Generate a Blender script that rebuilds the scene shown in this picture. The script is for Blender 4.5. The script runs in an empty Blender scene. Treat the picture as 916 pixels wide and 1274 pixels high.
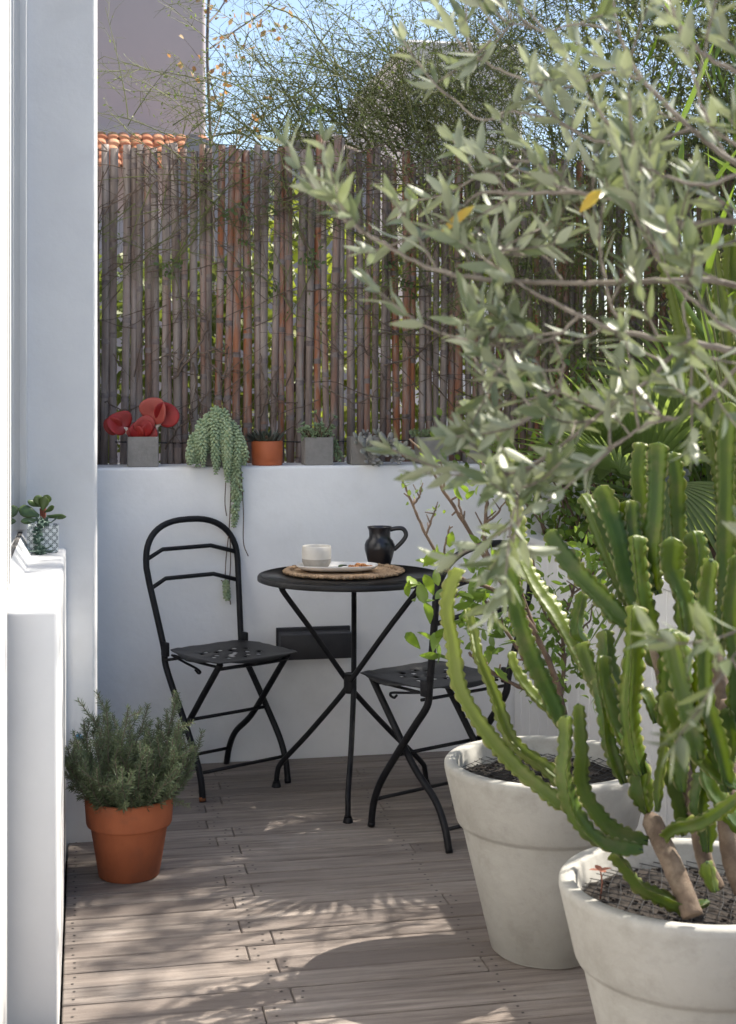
import bpy, bmesh, math, random
from mathutils import Vector as V, Matrix, noise as mnoise
R = random.Random(11)
PI = math.pi
S = bpy.context.scene
COL = S.collection
for coll in (bpy.data.objects,):
    for o in list(coll): coll.remove(o)

# ------------------------------------------------------------------ camera frame (a 50 mm view, turned 11.3 deg from the back wall's normal)
CH, HY, FPX, YAW = 1.30, 487.0, 1769.0, math.radians(11.3)
SA, CA = math.sin(YAW), math.cos(YAW)
def at(px, py, z):
    """world point seen at photo pixel px,py at depth z metres"""
    l = (px-458.0)/FPX*z
    return V((l*CA + z*SA, z*CA - l*SA, CH-(py-HY)/FPX*z))
def at_y(px, py, Y):
    t = (px-458.0)/FPX
    return at(px, py, Y/(CA - t*SA))
def at_h(px, py, h):
    return at(px, py, (CH-h)*FPX/(py-HY))

# ------------------------------------------------------------------ mesh builder
def frames(pts):
    out = []
    n = len(pts)
    t0 = (pts[1]-pts[0]).normalized()
    a = V((0,0,1)) if abs(t0.z) < .9 else V((1,0,0))
    u = t0.cross(a).normalized()
    for i in range(n):
        t = (pts[min(i+1,n-1)]-pts[max(i-1,0)])
        t = t.normalized() if t.length > 1e-9 else t0
        u = (u - t*u.dot(t))
        u = u.normalized() if u.length > 1e-6 else t.orthogonal().normalized()
        out.append((t, u, t.cross(u)))
    return out

class MB:
    def __init__(s):
        s.v=[]; s.f=[]; s.m=[]; s.sm=[]; s.t=[]; s.pt={}
    def face(s, idx, mat=0, smooth=False, tint=0.0):
        s.f.append(idx); s.m.append(mat); s.sm.append(smooth); s.t.append(tint)
    def box(s, lo, hi, mat=0, tint=0.0, bevel=0.0, seg=2, M=None, smooth=None):
        bm = bmesh.new()
        bmesh.ops.create_cube(bm, size=1)
        lo=V(lo); hi=V(hi); c=(lo+hi)/2; d=hi-lo
        for v in bm.verts: v.co = V((v.co.x*d.x, v.co.y*d.y, v.co.z*d.z))+c
        if bevel>0: bmesh.ops.bevel(bm, geom=bm.edges[:], offset=bevel, segments=seg, profile=.5, affect='EDGES')
        s.bm(bm, mat, tint, (bevel>0 and seg>1) if smooth is None else smooth, M); bm.free()
    def bm(s, bm, mat=0, tint=0.0, smooth=False, M=None):
        b=len(s.v)
        for i,v in enumerate(bm.verts):
            v.index=i; s.v.append(M@v.co if M else v.co.copy())
        for f in bm.faces:
            s.face([b+v.index for v in f.verts], mat, smooth, tint)
    def tube(s, pts, rad, n=8, mat=0, tint=0.0, caps=True, smooth=True, flat=None):
        pts=[V(p) for p in pts]
        if len(pts)<2: return
        if not isinstance(rad,(list,tuple)): rad=[rad]*len(pts)
        fr=frames(pts); b=len(s.v)
        for p,r,(t,u,w) in zip(pts,rad,fr):
            for k in range(n):
                a=2*PI*k/n
                s.v.append(p+u*(r*math.cos(a))+w*(r*math.sin(a)*(flat or 1)))
        for i in range(len(pts)-1):
            for k in range(n):
                k2=(k+1)%n
                s.face([b+i*n+k,b+i*n+k2,b+(i+1)*n+k2,b+(i+1)*n+k],mat,smooth,tint)
        if caps and n>2:
            s.face([b+k for k in range(n)][::-1],mat,False,tint)
            e=b+(len(pts)-1)*n
            s.face([e+k for k in range(n)],mat,False,tint)
    def lathe(s, prof, n=48, c=(0,0,0), mat=0, tint=0.0, mats=None, wob=0.0, seed=0):
        """prof: list of (r,z); closes at r==0 ends"""
        c=V(c); b=len(s.v); rows=[]
        for (r,z) in prof:
            if r<=1e-6:
                rows.append([len(s.v)]); s.v.append(c+V((0,0,z)))
            else:
                row=[]
                for k in range(n):
                    a=2*PI*k/n
                    q=1+wob*mnoise.noise(V((math.cos(a)*1.5+seed,math.sin(a)*1.5,z*6)))
                    row.append(len(s.v)); s.v.append(c+V((r*q*math.cos(a),r*q*math.sin(a),z)))
                rows.append(row)
        for i in range(len(rows)-1):
            A,B=rows[i],rows[i+1]; mm=mats[i] if mats else mat
            for k in range(n):
                k2=(k+1)%n
                if len(A)==1 and len(B)==1: continue
                if len(A)==1: s.face([A[0],B[k2],B[k]][::-1],mm,True,tint)
                elif len(B)==1: s.face([A[k],A[k2],B[0]],mm,True,tint)
                else: s.face([A[k],A[k2],B[k2],B[k]],mm,True,tint)
    def leaf(s, p, d, nrm, L, W, mat=0, tint=0.0, rows=4, bend=0.0, fold=.25, shape=.45, smooth=True):
        """a folded, bent leaf blade from p along d"""
        p=V(p); d=V(d).normalized(); nrm=V(nrm); nrm=(nrm-d*nrm.dot(d))
        nrm = nrm.normalized() if nrm.length>1e-5 else d.orthogonal().normalized()
        side=d.cross(nrm)
        b=len(s.v)
        for i in range(rows+1):
            t=i/rows
            w=W*.5*(math.sin(PI*min(1,max(0,t**(.5/shape*.72 if shape>0 else 1))))**.8 if 0<t<1 else 0.06)
            c=p+d*(L*t*(1-.25*abs(bend)*t))-nrm*(bend*L*t*t)
            s.v.append(c-side*w+nrm*w*fold); s.v.append(c); s.v.append(c+side*w+nrm*w*fold)
        for i in range(rows):
            for j in (0,1):
                a=b+i*3+j
                s.face([a,a+1,a+4,a+3],mat,smooth,tint)
    def needle(s, p, d, L, W, mat=0, tint=0.0):
        p=V(p); d=V(d).normalized(); u=d.orthogonal().normalized()
        q=Matrix.Rotation(R.uniform(0,6.28),3,d)@u
        b=len(s.v)
        s.v += [p-q*W*.35, p+q*W*.35, p+d*L*.6+q*W*.5, p+d*L, p+d*L*.6-q*W*.5]
        s.face([b,b+1,b+2,b+3,b+4],mat,False,tint)
    def blob(s, c, rx, ry, rz, mat=0, tint=0.0, M=None, nu=8, nv=5, jag=0.0):
        c=V(c); b=len(s.v)
        def put(x,y,z):
            w=V((x*rx,y*ry,z*rz))
            if jag: w*=1+jag*mnoise.noise(w*60+c*50)
            s.v.append(c+(M@w if M else w))
        put(0,0,1)
        for i in range(1,nv):
            a=PI*i/nv
            for k in range(nu):
                f=2*PI*k/nu; put(math.sin(a)*math.cos(f),math.sin(a)*math.sin(f),math.cos(a))
        put(0,0,-1); e=len(s.v)-1
        for k in range(nu):
            s.face([b,b+1+k,b+1+(k+1)%nu],mat,True,tint)
            s.face([e,e-nu+(k+1)%nu,e-nu+k],mat,True,tint)
        for i in range(nv-2):
            for k in range(nu):
                a=b+1+i*nu; s.face([a+k,a+nu+k,a+nu+(k+1)%nu,a+(k+1)%nu],mat,True,tint)
    def build(s, name, mats, parent=None, loc=None):
        me=bpy.data.meshes.new(name)
        me.from_pydata([tuple(v) for v in s.v],[],s.f)
        if not isinstance(mats,(list,tuple)): mats=[mats]
        for m in mats: me.materials.append(m)
        me.polygons.foreach_set('material_index',s.m)
        me.polygons.foreach_set('use_smooth',s.sm)
        a=me.attributes.new('tint','FLOAT','FACE'); a.data.foreach_set('value',s.t)
        if s.pt:
            e=me.attributes.new('edge','FLOAT','POINT')
            e.data.foreach_set('value',[s.pt.get(i,0.0) for i in range(len(s.v))])
        me.update()
        o=bpy.data.objects.new(name,me); COL.objects.link(o)
        if parent: o.parent=parent
        if loc is not None: o.location=loc
        return o

def tag(o,label=None,cat=None,group=None,kind=None):
    if label: o['label']=label
    if cat: o['category']=cat
    if group: o['group']=group
    if kind: o['kind']=kind
    return o
def thing(name,label,cat,loc=(0,0,0),rz=0,group=None):
    o=bpy.data.objects.new(name,None); COL.objects.link(o)
    o.location=loc; o.rotation_euler=(0,0,rz); o.empty_display_size=.1
    return tag(o,label,cat,group)
def copy_tree(o,parent=None):
    c=o.copy(); COL.objects.link(c); c.parent=parent
    for ch in list(o.children): copy_tree(ch,c)
    return c
def spline(pts,n=8):
    """Catmull-Rom through pts"""
    pts=[V(p) for p in pts]; P=[pts[0]*2-pts[1]]+pts+[pts[-1]*2-pts[-2]]; out=[]
    for i in range(1,len(P)-2):
        for k in range(n):
            t=k/n; a,b,c,d=P[i-1],P[i],P[i+1],P[i+2]
            out.append(.5*((2*b)+(c-a)*t+(2*a-5*b+4*c-d)*t*t+(3*b-a-3*c+d)*t**3))
    out.append(pts[-1]); return out
def rvec(s=1.0): return V((R.gauss(0,s),R.gauss(0,s),R.gauss(0,s)))

# ------------------------------------------------------------------ materials
def material(name, c1, c2=None, scale=8.0, stretch=(1,1,1), rough=.7, bump=.0, bscale=60.0, bstretch=None, lo=.35, hi=.65,
             tint=None, tamt=1.0, trans=0.0, tcol=None, spec=.5, metal=0.0, detail=6.0, stain=None, sscale=3.0, samt=.5, back=None, edge=None, rough2=None, coords='Object', tnoise=None):
    m=bpy.data.materials.new(name); m.use_nodes=True
    nt=m.node_tree; N=nt.nodes; L=nt.links; N.clear()
    out=N.new('ShaderNodeOutputMaterial'); bs=N.new('ShaderNodeBsdfPrincipled')
    tc=N.new('ShaderNodeTexCoord')
    def mapped(st):
        mp=N.new('ShaderNodeMapping'); mp.inputs['Scale'].default_value=st
        L.new(tc.outputs[coords],mp.inputs['Vector']); return mp.outputs['Vector']
    def noise(sc,st,det=detail,rg=.6):
        n=N.new('ShaderNodeTexNoise'); n.inputs['Scale'].default_value=sc; n.inputs['Detail'].default_value=det; n.inputs['Roughness'].default_value=rg
        L.new(mapped(st),n.inputs['Vector']); return n.outputs['Fac']
    def ramp(fac,a,b):
        r=N.new('ShaderNodeMapRange'); r.inputs[1].default_value=a; r.inputs[2].default_value=b; L.new(fac,r.inputs[0]); return r.outputs[0]
    def mix(fac,A,B,blend='MIX'):
        x=N.new('ShaderNodeMix'); x.data_type='RGBA'; x.blend_type=blend
        for val,i in ((A,6),(B,7)):
            if isinstance(val,(tuple,list)): x.inputs[i].default_value=(*val[:3],1)
            else: L.new(val,x.inputs[i])
        if isinstance(fac,float): x.inputs[0].default_value=fac
        else: L.new(fac,x.inputs[0])
        return x.outputs[2]
    c2=c2 or c1
    base_n=noise(scale,stretch)
    fac=ramp(base_n,lo,hi)
    col=mix(fac,c1,c2)
    if stain:
        col=mix(mult(N,L,ramp(noise(sscale,(1,1,1),8.0,.7),.5,.72),samt),col,stain)
    if tint:
        at_=N.new('ShaderNodeAttribute'); at_.attribute_name='tint'
        f=at_.outputs['Fac']
        if tamt!=1.0: f=mult(N,L,f,tamt)
        if tnoise:
            x_=N.new('ShaderNodeMath'); x_.operation='MULTIPLY'; L.new(f,x_.inputs[0]); L.new(ramp(noise(tnoise[0],tnoise[1],6.0,.65),.38,.6),x_.inputs[1]); f=x_.outputs[0]
        col=mix(f,col,tint)
    if edge:
        e_=N.new('ShaderNodeAttribute'); e_.attribute_name='edge'
        col=mix(ramp(e_.outputs['Fac'],.55,1.0),col,edge)
    if back:
        g=N.new('ShaderNodeNewGeometry'); col=mix(g.outputs['Backfacing'],col,back)
    L.new(col,bs.inputs['Base Color'])
    bs.inputs['Roughness'].default_value=rough
    if rough2 is not None:
        r=N.new('ShaderNodeMapRange'); r.inputs[3].default_value=rough; r.inputs[4].default_value=rough2; L.new(fac,r.inputs[0]); L.new(r.outputs[0],bs.inputs['Roughness'])
    bs.inputs['Metallic'].default_value=metal
    bs.inputs['Specular IOR Level'].default_value=spec
    if bump>0:
        bn=N.new('ShaderNodeBump'); bn.inputs['Strength'].default_value=bump; bn.inputs['Distance'].default_value=.004
        L.new(noise(bscale,bstretch or stretch,5.0,.6),bn.inputs['Height']); L.new(bn.outputs['Normal'],bs.inputs['Normal'])
    sh=bs.outputs['BSDF']
    if trans>0:
        tr=N.new('ShaderNodeBsdfTranslucent')
        if tcol: 
            L.new(mix(.75,col,tcol),tr.inputs['Color'])
        else: L.new(col,tr.inputs['Color'])
        mx=N.new('ShaderNodeMixShader'); mx.inputs[0].default_value=trans
        L.new(sh,mx.inputs[1]); L.new(tr.outputs[0],mx.inputs[2]); sh=mx.outputs[0]
    L.new(sh,out.inputs['Surface'])
    return m
def mult(N,L,f,k):
    x=N.new('ShaderNodeMath'); x.operation='MULTIPLY'; L.new(f,x.inputs[0]); x.inputs[1].default_value=k; return x.outputs[0]

M={}
M['plaster']=material('white_plaster',(.80,.80,.80),(.74,.74,.75),scale=3,rough=.78,bump=.7,bscale=9,stain=(.60,.59,.575),sscale=2.2,samt=.45)
M['plaster_smooth']=material('white_gloss_paint',(.74,.74,.735),(.69,.69,.69),scale=4,rough=.45,bump=.18,bscale=9)
M['board_paint']=material('white_board_paint',(.80,.80,.80),(.74,.74,.74),scale=5,stretch=(1,1,.2),rough=.5,bump=.1,bscale=30)
M['deck']=material('weathered_decking',(.315,.268,.232),(.155,.125,.106),scale=3.2,stretch=(1.0,16,16),rough=.8,bump=.9,bscale=7,bstretch=(1.2,50,50),tint=(.13,.105,.092),tamt=.75,stain=(.32,.295,.275),sscale=5,samt=.4)
M['screw']=material('dark_screw',(.03,.025,.022),rough=.7)
M['dirt']=material('ground_dirt',(.13,.10,.07),(.2,.16,.11),scale=4,rough=.95)
M['bamboo']=material('weathered_bamboo',(.335,.285,.26),(.125,.095,.08),scale=5,stretch=(6,6,.5),rough=.7,bump=.35,bscale=12,bstretch=(14,14,.6),tint=(.29,.10,.04),tamt=1.0,tnoise=(6,(7,7,1.1)),stain=(.14,.11,.105),sscale=9,samt=.55)
M['canenode']=material('cane_node',(.13,.10,.095),(.24,.20,.19),scale=30,rough=.8)
M['vinebrown']=material('brown_vine_wood',(.17,.125,.095),(.075,.05,.035),scale=12,rough=.85,bump=.4,bscale=80)
M['wire']=material('dark_wire',(.02,.02,.02),rough=.6)
M['black']=material('black_painted_metal',(.008,.008,.010),(.016,.016,.018),scale=30,rough=.45,bump=.12,bscale=120,spec=.2)
M['black_top']=material('black_metal_sheet',(.016,.016,.017),(.03,.029,.029),scale=5,stretch=(1,12,1),rough=.42,bump=.15,bscale=30,stain=(.05,.047,.045),sscale=8,samt=.5,spec=.2)
M['rust']=material('rust',(.24,.08,.025),(.14,.05,.02),scale=40,rough=.9)
M['terracotta']=material('terracotta',(.42,.125,.05),(.33,.09,.035),scale=5,rough=.8,bump=.25,bscale=40,stain=(.24,.085,.045),sscale=9,samt=.8)
M['terra_orange']=material('orange_ceramic',(.50,.13,.045),(.43,.11,.04),scale=6,rough=.6,bump=.1)
M['concrete']=material('pale_concrete',(.395,.385,.355),(.31,.30,.27),scale=3.5,rough=.88,bump=.5,bscale=45,stain=(.21,.20,.17),sscale=9,samt=.55,detail=10)
M['cube']=material('grey_concrete',(.27,.255,.24),(.19,.18,.17),scale=14,rough=.9,bump=.5,bscale=70,stain=(.33,.32,.3),sscale=12,samt=.5)
M['soil']=material('dark_soil',(.010,.007,.005),(.026,.018,.013),scale=60,rough=.95,bump=.9,bscale=90)
M['net']=material('soil_netting',(.018,.018,.02),rough=.5)
M['rosemary']=material('rosemary_needles',(.085,.12,.065),(.135,.18,.10),scale=20,rough=.5,tint=(.23,.27,.13),tamt=.8,trans=.25)
M['woody']=material('brown_wood_stem',(.15,.10,.065),(.08,.05,.035),scale=30,rough=.85,bump=.4,bscale=80)
M['palewood']=material('grey_wood_stem',(.20,.165,.135),(.12,.09,.07),scale=25,rough=.85,bump=.4,bscale=80)
M['olive']=material('olive_leaf',(.035,.06,.04),(.085,.115,.06),scale=6,rough=.4,trans=.2,tcol=(.3,.36,.1),tint=(.22,.245,.14),tamt=.8,back=(.255,.28,.205),spec=.5)
M['yellowleaf']=material('yellow_leaf',(.5,.3,.03),(.42,.36,.05),scale=20,rough=.5,trans=.4)
M['bark']=material('olive_bark',(.21,.185,.155),(.12,.10,.082),scale=30,rough=.85,bump=.5,bscale=90)
M['cactus']=material('cactus_skin',(.026,.068,.014),(.046,.098,.018),scale=9,rough=.42,trans=.40,tcol=(.52,.60,.04),edge=(.42,.38,.20),spec=.4,tint=(.22,.26,.045),tamt=1.0,bump=.3,bscale=70,stain=(.20,.15,.08),sscale=22,samt=.55)
M['cactuscore']=material('cactus_flesh',(.03,.06,.012),rough=.7)
M['cactusbark']=material('cactus_trunk',(.17,.12,.085),(.085,.06,.042),scale=30,rough=.9,bump=.9,bscale=60,stain=(.33,.27,.2),sscale=14,samt=.6)
M['shrubleaf']=material('shrub_leaf',(.06,.115,.025),(.1,.17,.035),scale=9,rough=.38,trans=.35,tcol=(.3,.45,.03),tint=(.26,.36,.045),spec=.5)
M['palm']=material('palm_blade',(.06,.10,.03),(.10,.145,.05),scale=6,rough=.32,trans=.4,tcol=(.42,.55,.10),spec=.55)
M['vine']=material('green_wiry_stem',(.06,.075,.02),(.12,.135,.035),scale=9,rough=.6,tint=(.2,.21,.075),trans=.1)
M['vineleaf']=material('vine_leaflet',(.05,.085,.03),(.09,.13,.045),scale=9,rough=.5,trans=.35,tcol=(.25,.35,.05),tint=(.25,.27,.07))
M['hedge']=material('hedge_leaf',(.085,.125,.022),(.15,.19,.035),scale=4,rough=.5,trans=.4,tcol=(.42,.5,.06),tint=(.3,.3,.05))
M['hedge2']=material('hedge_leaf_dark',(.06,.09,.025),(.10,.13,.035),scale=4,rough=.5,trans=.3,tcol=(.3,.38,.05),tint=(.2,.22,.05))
M['autumn']=material('autumn_leaf',(.52,.2,.05),(.42,.24,.08),scale=9,rough=.6,trans=.45,tint=(.45,.33,.16))
M['mauve']=material('mauve_render',(.46,.41,.41),(.42,.375,.375),scale=.8,rough=.9,bump=.1,bscale=8,stain=(.36,.32,.33),sscale=.6,samt=.5)
M['palehouse']=material('pale_render',(.62,.61,.6),(.55,.55,.55),scale=.8,rough=.9)
M['tile']=material('roof_tile',(.50,.19,.09),(.38,.13,.06),scale=8,rough=.85,tint=(.6,.32,.18),bump=.2,coords='Object')
M['roofgrey']=material('grey_roof_sheet',(.3,.28,.29),rough=.8)
M['burro']=material('burros_tail',(.20,.29,.16),(.34,.43,.28),scale=40,rough=.5,tint=(.40,.44,.24),tamt=.8,trans=.1)
M['redleaf']=material('red_paddle_leaf',(.36,.012,.012),(.20,.008,.01),scale=12,rough=.5,tint=(.42,.10,.07),trans=.06,tcol=(.6,.08,.04))
M['palestalk']=material('pale_stalk',(.5,.42,.36),rough=.6)
M['haworthia']=material('dark_spiky_succulent',(.03,.042,.032),(.06,.075,.055),scale=40,rough=.45,tint=(.15,.16,.13))
M['crassula']=material('green_succulent',(.12,.19,.105),(.18,.25,.14),scale=20,rough=.45,tint=(.24,.29,.13),trans=.1)
M['ghost']=material('grey_rosette',(.24,.225,.225),(.32,.295,.29),scale=20,rough=.5,tint=(.28,.3,.2))
M['jade']=material('fleshy_dark_leaf',(.035,.075,.02),(.075,.12,.03),scale=20,rough=.35,tint=(.16,.22,.05))
M['trail']=material('trailing_dark_leaf',(.045,.085,.065),(.065,.11,.08),scale=20,rough=.5)
M['redstem']=material('red_stem',(.25,.06,.03),rough=.6)
M['ceramic']=material('cream_glaze',(.66,.63,.58),(.6,.56,.5),scale=18,rough=.3)
M['stoneware']=material('grey_stoneware',(.40,.365,.32),(.33,.3,.26),scale=60,rough=.7)
M['plate']=material('white_stoneware',(.72,.70,.68),(.66,.64,.61),scale=18,rough=.35)
M['jute']=material('woven_jute',(.40,.265,.155),(.23,.14,.075),scale=60,rough=.9,bump=.8,bscale=160,tint=(.5,.36,.23),tamt=.7)
M['nut']=material('toasted_nut',(.52,.24,.08),(.36,.14,.045),scale=120,rough=.6,tint=(.62,.38,.18))
M['seedling']=material('dry_red_leaf',(.36,.14,.09),(.28,.1,.06),scale=40,rough=.7,trans=.2)
M['bluecap']=material('blue_plastic',(.02,.16,.35),rough=.4)
M['brass']=material('dull_metal',(.12,.11,.1),rough=.5,metal=.6)
M['blackglaze']=material('black_enamel',(.010,.010,.014),(.014,.014,.018),rough=.28,spec=.6,scale=12,bump=.03,bscale=15)
M['boxblack']=material('black_box_paint',(.016,.016,.02),(.022,.022,.026),scale=20,rough=.55)
M['frame']=material('white_frame_paint',(.72,.72,.72),(.69,.69,.69),scale=4,rough=.35)
M['darkgap']=material('grey_seal_and_groove_shade',(.10,.095,.09),rough=.7)  # grey of the bottom seal, also the painted shade of the frame grooves
M['curtain']=material('interior_wall',(.35,.36,.38),rough=.9)
def glass(name,rough=.0,tint=(.93,.96,.96)):
    m=bpy.data.materials.new(name); m.use_nodes=True; b=m.node_tree.nodes['Principled BSDF']
    b.inputs['Base Color'].default_value=(*tint,1); b.inputs['Transmission Weight'].default_value=1; b.inputs['Roughness'].default_value=rough; b.inputs['IOR'].default_value=1.5
    return m
M['glass']=glass('window_glass'); M['dome']=glass('clear_plastic',.25,(.8,.82,.8))

# tile pattern (the small patterned pot): procedural ornament from sine waves in object space
def tile_material():
    m=bpy.data.materials.new('patterned_tile'); m.use_nodes=True; nt=m.node_tree; N=nt.nodes; L=nt.links
    b=N['Principled BSDF']; tc=N.new('ShaderNodeTexCoord'); sp=N.new('ShaderNodeSeparateXYZ'); L.new(tc.outputs['Object'],sp.inputs[0])
    def math_(op,a,bb=None):
        x=N.new('ShaderNodeMath'); x.operation=op
        for i,val in ((0,a),(1,bb)):
            if val is None: continue
            if isinstance(val,(int,float)): x.inputs[i].default_value=val
            else: L.new(val,x.inputs[i])
        return x.outputs[0]
    h=math_('ADD',sp.outputs[0],sp.outputs[1]); zz=sp.outputs[2]
    k=2*PI/.0205
    cu=math_('COSINE',math_('MULTIPLY',h,k)); cv=math_('COSINE',math_('MULTIPLY',zz,k))
    du=math_('COSINE',math_('MULTIPLY',math_('ADD',h,zz),k)); dv=math_('COSINE',math_('MULTIPLY',math_('SUBTRACT',h,zz),k))
    v=math_('ADD',math_('MULTIPLY',cu,cv),math_('MULTIPLY',math_('MULTIPLY',du,dv),.9))
    g=math_('GREATER_THAN',math_('SINE',math_('MULTIPLY',v,4.2)),-.25)
    mx=N.new('ShaderNodeMix'); mx.data_type='RGBA'; L.new(g,mx.inputs[0]); mx.inputs[6].default_value=(.72,.75,.75,1); mx.inputs[7].default_value=(.02,.05,.06,1)
    L.new(mx.outputs[2],b.inputs['Base Color']); b.inputs['Roughness'].default_value=.3
    return m
M['tilepot']=tile_material()

# ------------------------------------------------------------------ setting: ground and deck
YB=4.99           # face of the white planter wall
g=MB(); 
g.v=[V((-400,-400,-.16)),V((400,-400,-.16)),V((400,400,-.16)),V((-400,400,-.16))]; g.face([0,1,2,3])
tag(g.build('ground',M['dirt']),kind='structure')
d=MB(); pitch=.083; y=YB-.006; i=0
while y>-1.2:
    y0=y-pitch+.0058; x0=-.046 if y>2.99 else -.148
    r=R.random()
    jx=.40+(.035 if i%2 else -.03)+R.uniform(-.008,.008)
    cuts=[x0]
    if i%5!=2: cuts.append(jx)
    else: cuts.append(.90+R.uniform(-.02,.02))
    cuts.append(1.536)
    for a,b in zip(cuts[:-1],cuts[1:]):
        dz=R.uniform(-.0012,.0012)
        d.box((a+.0012,y0,-.024),(b-.0012,y,dz),0,tint=max(0,min(1,R.gauss(.35,.42))),bevel=.0025,seg=1,smooth=False)
        for jx2 in (a+.022,b-.022):
            for yy in (y0+.02,y-.02):
                c=V((jx2+R.uniform(-.004,.004),yy+R.uniform(-.004,.004),dz+.0008)); n0=len(d.v)
                for k in range(7): d.v.append(c+V((.0036*math.cos(k*PI*2/7),.0036*math.sin(k*PI*2/7),0)))
                d.face([n0+k for k in range(7)],1)
        for sx in (.40,.90,1.35):
            if a+.08<sx<b-.08:
                for yy in (y0+.02,y-.02):
                    c=V((sx+R.uniform(-.008,.008),yy+R.uniform(-.004,.004),dz+.0008)); n0=len(d.v)
                    for k in range(7): d.v.append(c+V((.0036*math.cos(k*PI*2/7),.0036*math.sin(k*PI*2/7),0)))
                    d.face([n0+k for k in range(7)],1)
    y-=pitch; i+=1
tag(d.build('deck',[M['deck'],M['screw']]),kind='structure')
d=MB(); d.box((-.15,-1.3,-.15),(1.53,YB,-.05)); tag(d.build('deck_base',M['screw']),kind='structure')

# ------------------------------------------------------------------ house on the left
house=thing('house','white rendered house wall with pillar and tall window along the left edge','house',(-.1,4.2,0))
def P(mb,name,mat,par):   # mesh in world coordinates put under a placed parent
    o=mb.build(name,mat,par)
    bpy.context.view_layer.update()
    o.matrix_parent_inverse=par.matrix_world.inverted()
    return o
m=MB(); m.box((-1.6,4.18,-.1),(.038,5.33,3.5),bevel=.016,seg=4); P(m,'pillar',M['plaster'],house)
m=MB()
m.box((-1.6,-1.5,-.1),(-1.5,4.178,3.4)); m.box((-1.6,-1.6,3.401),(-.165,4.178,3.5)); m.box((-1.5,-1.6,-.1),(-.165,2.55,3.4))
P(m,'wall',M['plaster'],house)
m=MB(); m.box((-1.498,2.552,-.1),(-.175,4.178,-.02)); m.box((-.75,2.56,-.019),(-.72,4.17,3.39)); P(m,'curtain',M['curtain'],house)
wf=MB()
wf.box((-.205,3.08,.852),(-.172,4.178,.899),1)
b0=len(wf.v); wf.v+=[V((-.1715,3.0795,.897)),V((-.1715,3.0795,.8525)),V((-.142,3.0795,.8525)),V((-.1715,4.178,.897)),V((-.1715,4.178,.8525)),V((-.142,4.178,.8525))]
for f_ in ([0,1,2],[5,4,3],[0,2,5,3],[2,1,4,5],[1,0,3,4]): wf.face([b0+q_ for q_ in f_])
wf.box((-.205,4.148,.906),(-.159,4.178,3.3),bevel=.003,seg=2)
wf.box((-.205,3.035,.852),(-.150,3.079,3.398),bevel=.003,seg=2)
wf.box((-.205,2.995,.903),(-.1503,3.0345,3.398),1)  # flush dark strip, the groove's shade put into its colour
wf.box((-.205,2.945,.852),(-.150,2.9945,3.398),bevel=.002,seg=2)
wf.box((-.205,2.92,.901),(-.1505,2.9445,3.398),1)  # second flush strip coloured as the shade of a groove
wf.box((-.205,2.56,-.02),(-.150,2.9195,3.398),bevel=.004,seg=2)
win=P(wf,'window_frame',[M['frame'],M['darkgap']],house)
m=MB(); m.box((-.186,3.075,.90),(-.178,4.152,3.3)); P(m,'glass',M['glass'],house)

lw=MB(); lw.box((-.168,2.99,-.05),(-.05,4.185,.852),bevel=.011,seg=3)
tag(lw.build('low_wall',M['plaster_smooth']),'low white painted wall with sunlit sill top under the window','wall')

# garden tap on the pillar, half hidden by the rosemary
tp=thing('garden_tap','small outdoor tap with blue handle on white pillar behind the rosemary','tap',(-.02,4.18,.295))
m=MB(); m.tube([(0,0.0,0),(0,-.05,0),(0,-.06,-.03)],.009,8); P2=m.build('spout',M['brass'],tp)
m=MB(); m.blob((0.005,-.055,.022),.012,.012,.010,nu=10,nv=6); m.build('handle',M['bluecap'],tp)
m=MB(); m.box((-.045,-.02,-.03),(-.035,-.001,.04)); m.build('bracket',M['black'],tp)

# ------------------------------------------------------------------ back: planter wall, fence
m=MB(); m.box((.02,YB,-.1),(3.6,5.32,1.036),bevel=.012,seg=3)
tag(m.build('planter_wall',M['plaster']),'white rendered half height wall holding the row of small pots','wall')

fence=thing('bamboo_fence','tall weathered bamboo cane fence standing on the white wall','fence',(1.4,5.22,1.0))
m=MB(); x=.045; FY=5.225
while x<3.55:
    rad=R.uniform(.0115,.0165); yy=FY+R.uniform(-.006,.006)
    top=(2.192+R.uniform(-.014,.014)) if x<.60 else 2.205+R.uniform(-.03,.03)+.02*math.sin(x*9)
    lean=R.gauss(0,.006)
    tint=R.choice([0,.05,.2,.5,.85,1.0,.7,.0,.35]) ; tint=min(1,tint+R.uniform(0,.1))
    if x<.3: tint*=.25
    elif x<.42: tint*=.6
    pts=[];rr=[]; z=.99; nxt=z+R.uniform(.05,.3); ph=R.uniform(0,6)
    def pt(zz): return V((x+lean*(zz-1)+.004*math.sin(zz*3+ph),yy+.003*math.sin(zz*4+ph*2),zz))
    pts.append(pt(z)); rr.append(rad)
    while nxt<top-.02:
        for dz,k in ((-.014,1.0),(-.005,1.13),(.0,.92),(.005,1.12),(.015,.99)):
            pts.append(pt(nxt+dz)); rr.append(rad*k)
        nxt+=R.uniform(.19,.33)
    pts.append(pt(top)); rr.append(rad*.97)
    # vary the weathering along the cane by node section
    b0=len(m.f)
    m.tube(pts,rr,9,0,tint)
    sec=0; jit=0
    for fi in range(b0,len(m.f)):
        rown=(fi-b0)//9
        if rown%5==0 and (fi-b0)%9==0: jit=R.uniform(-.3,.3) if tint>.05 else R.uniform(-.1,.15)
        m.t[fi]=max(0,min(1,tint+jit))
        if rown%5 in (1,2,3): m.m[fi]=1
    x+=rad*2+R.choice([-.001,.001,.002,.003,.007,.005])
P(m,'cane_panel',[M['bamboo'],M['canenode']],fence)
m=MB()
for zz in (1.115,):
    m.tube([(xx*.1,FY-.0185+.002*math.sin(xx*2.1),zz+.003*math.sin(xx*1.3)) for xx in range(1,36)],.0022,5)
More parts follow.
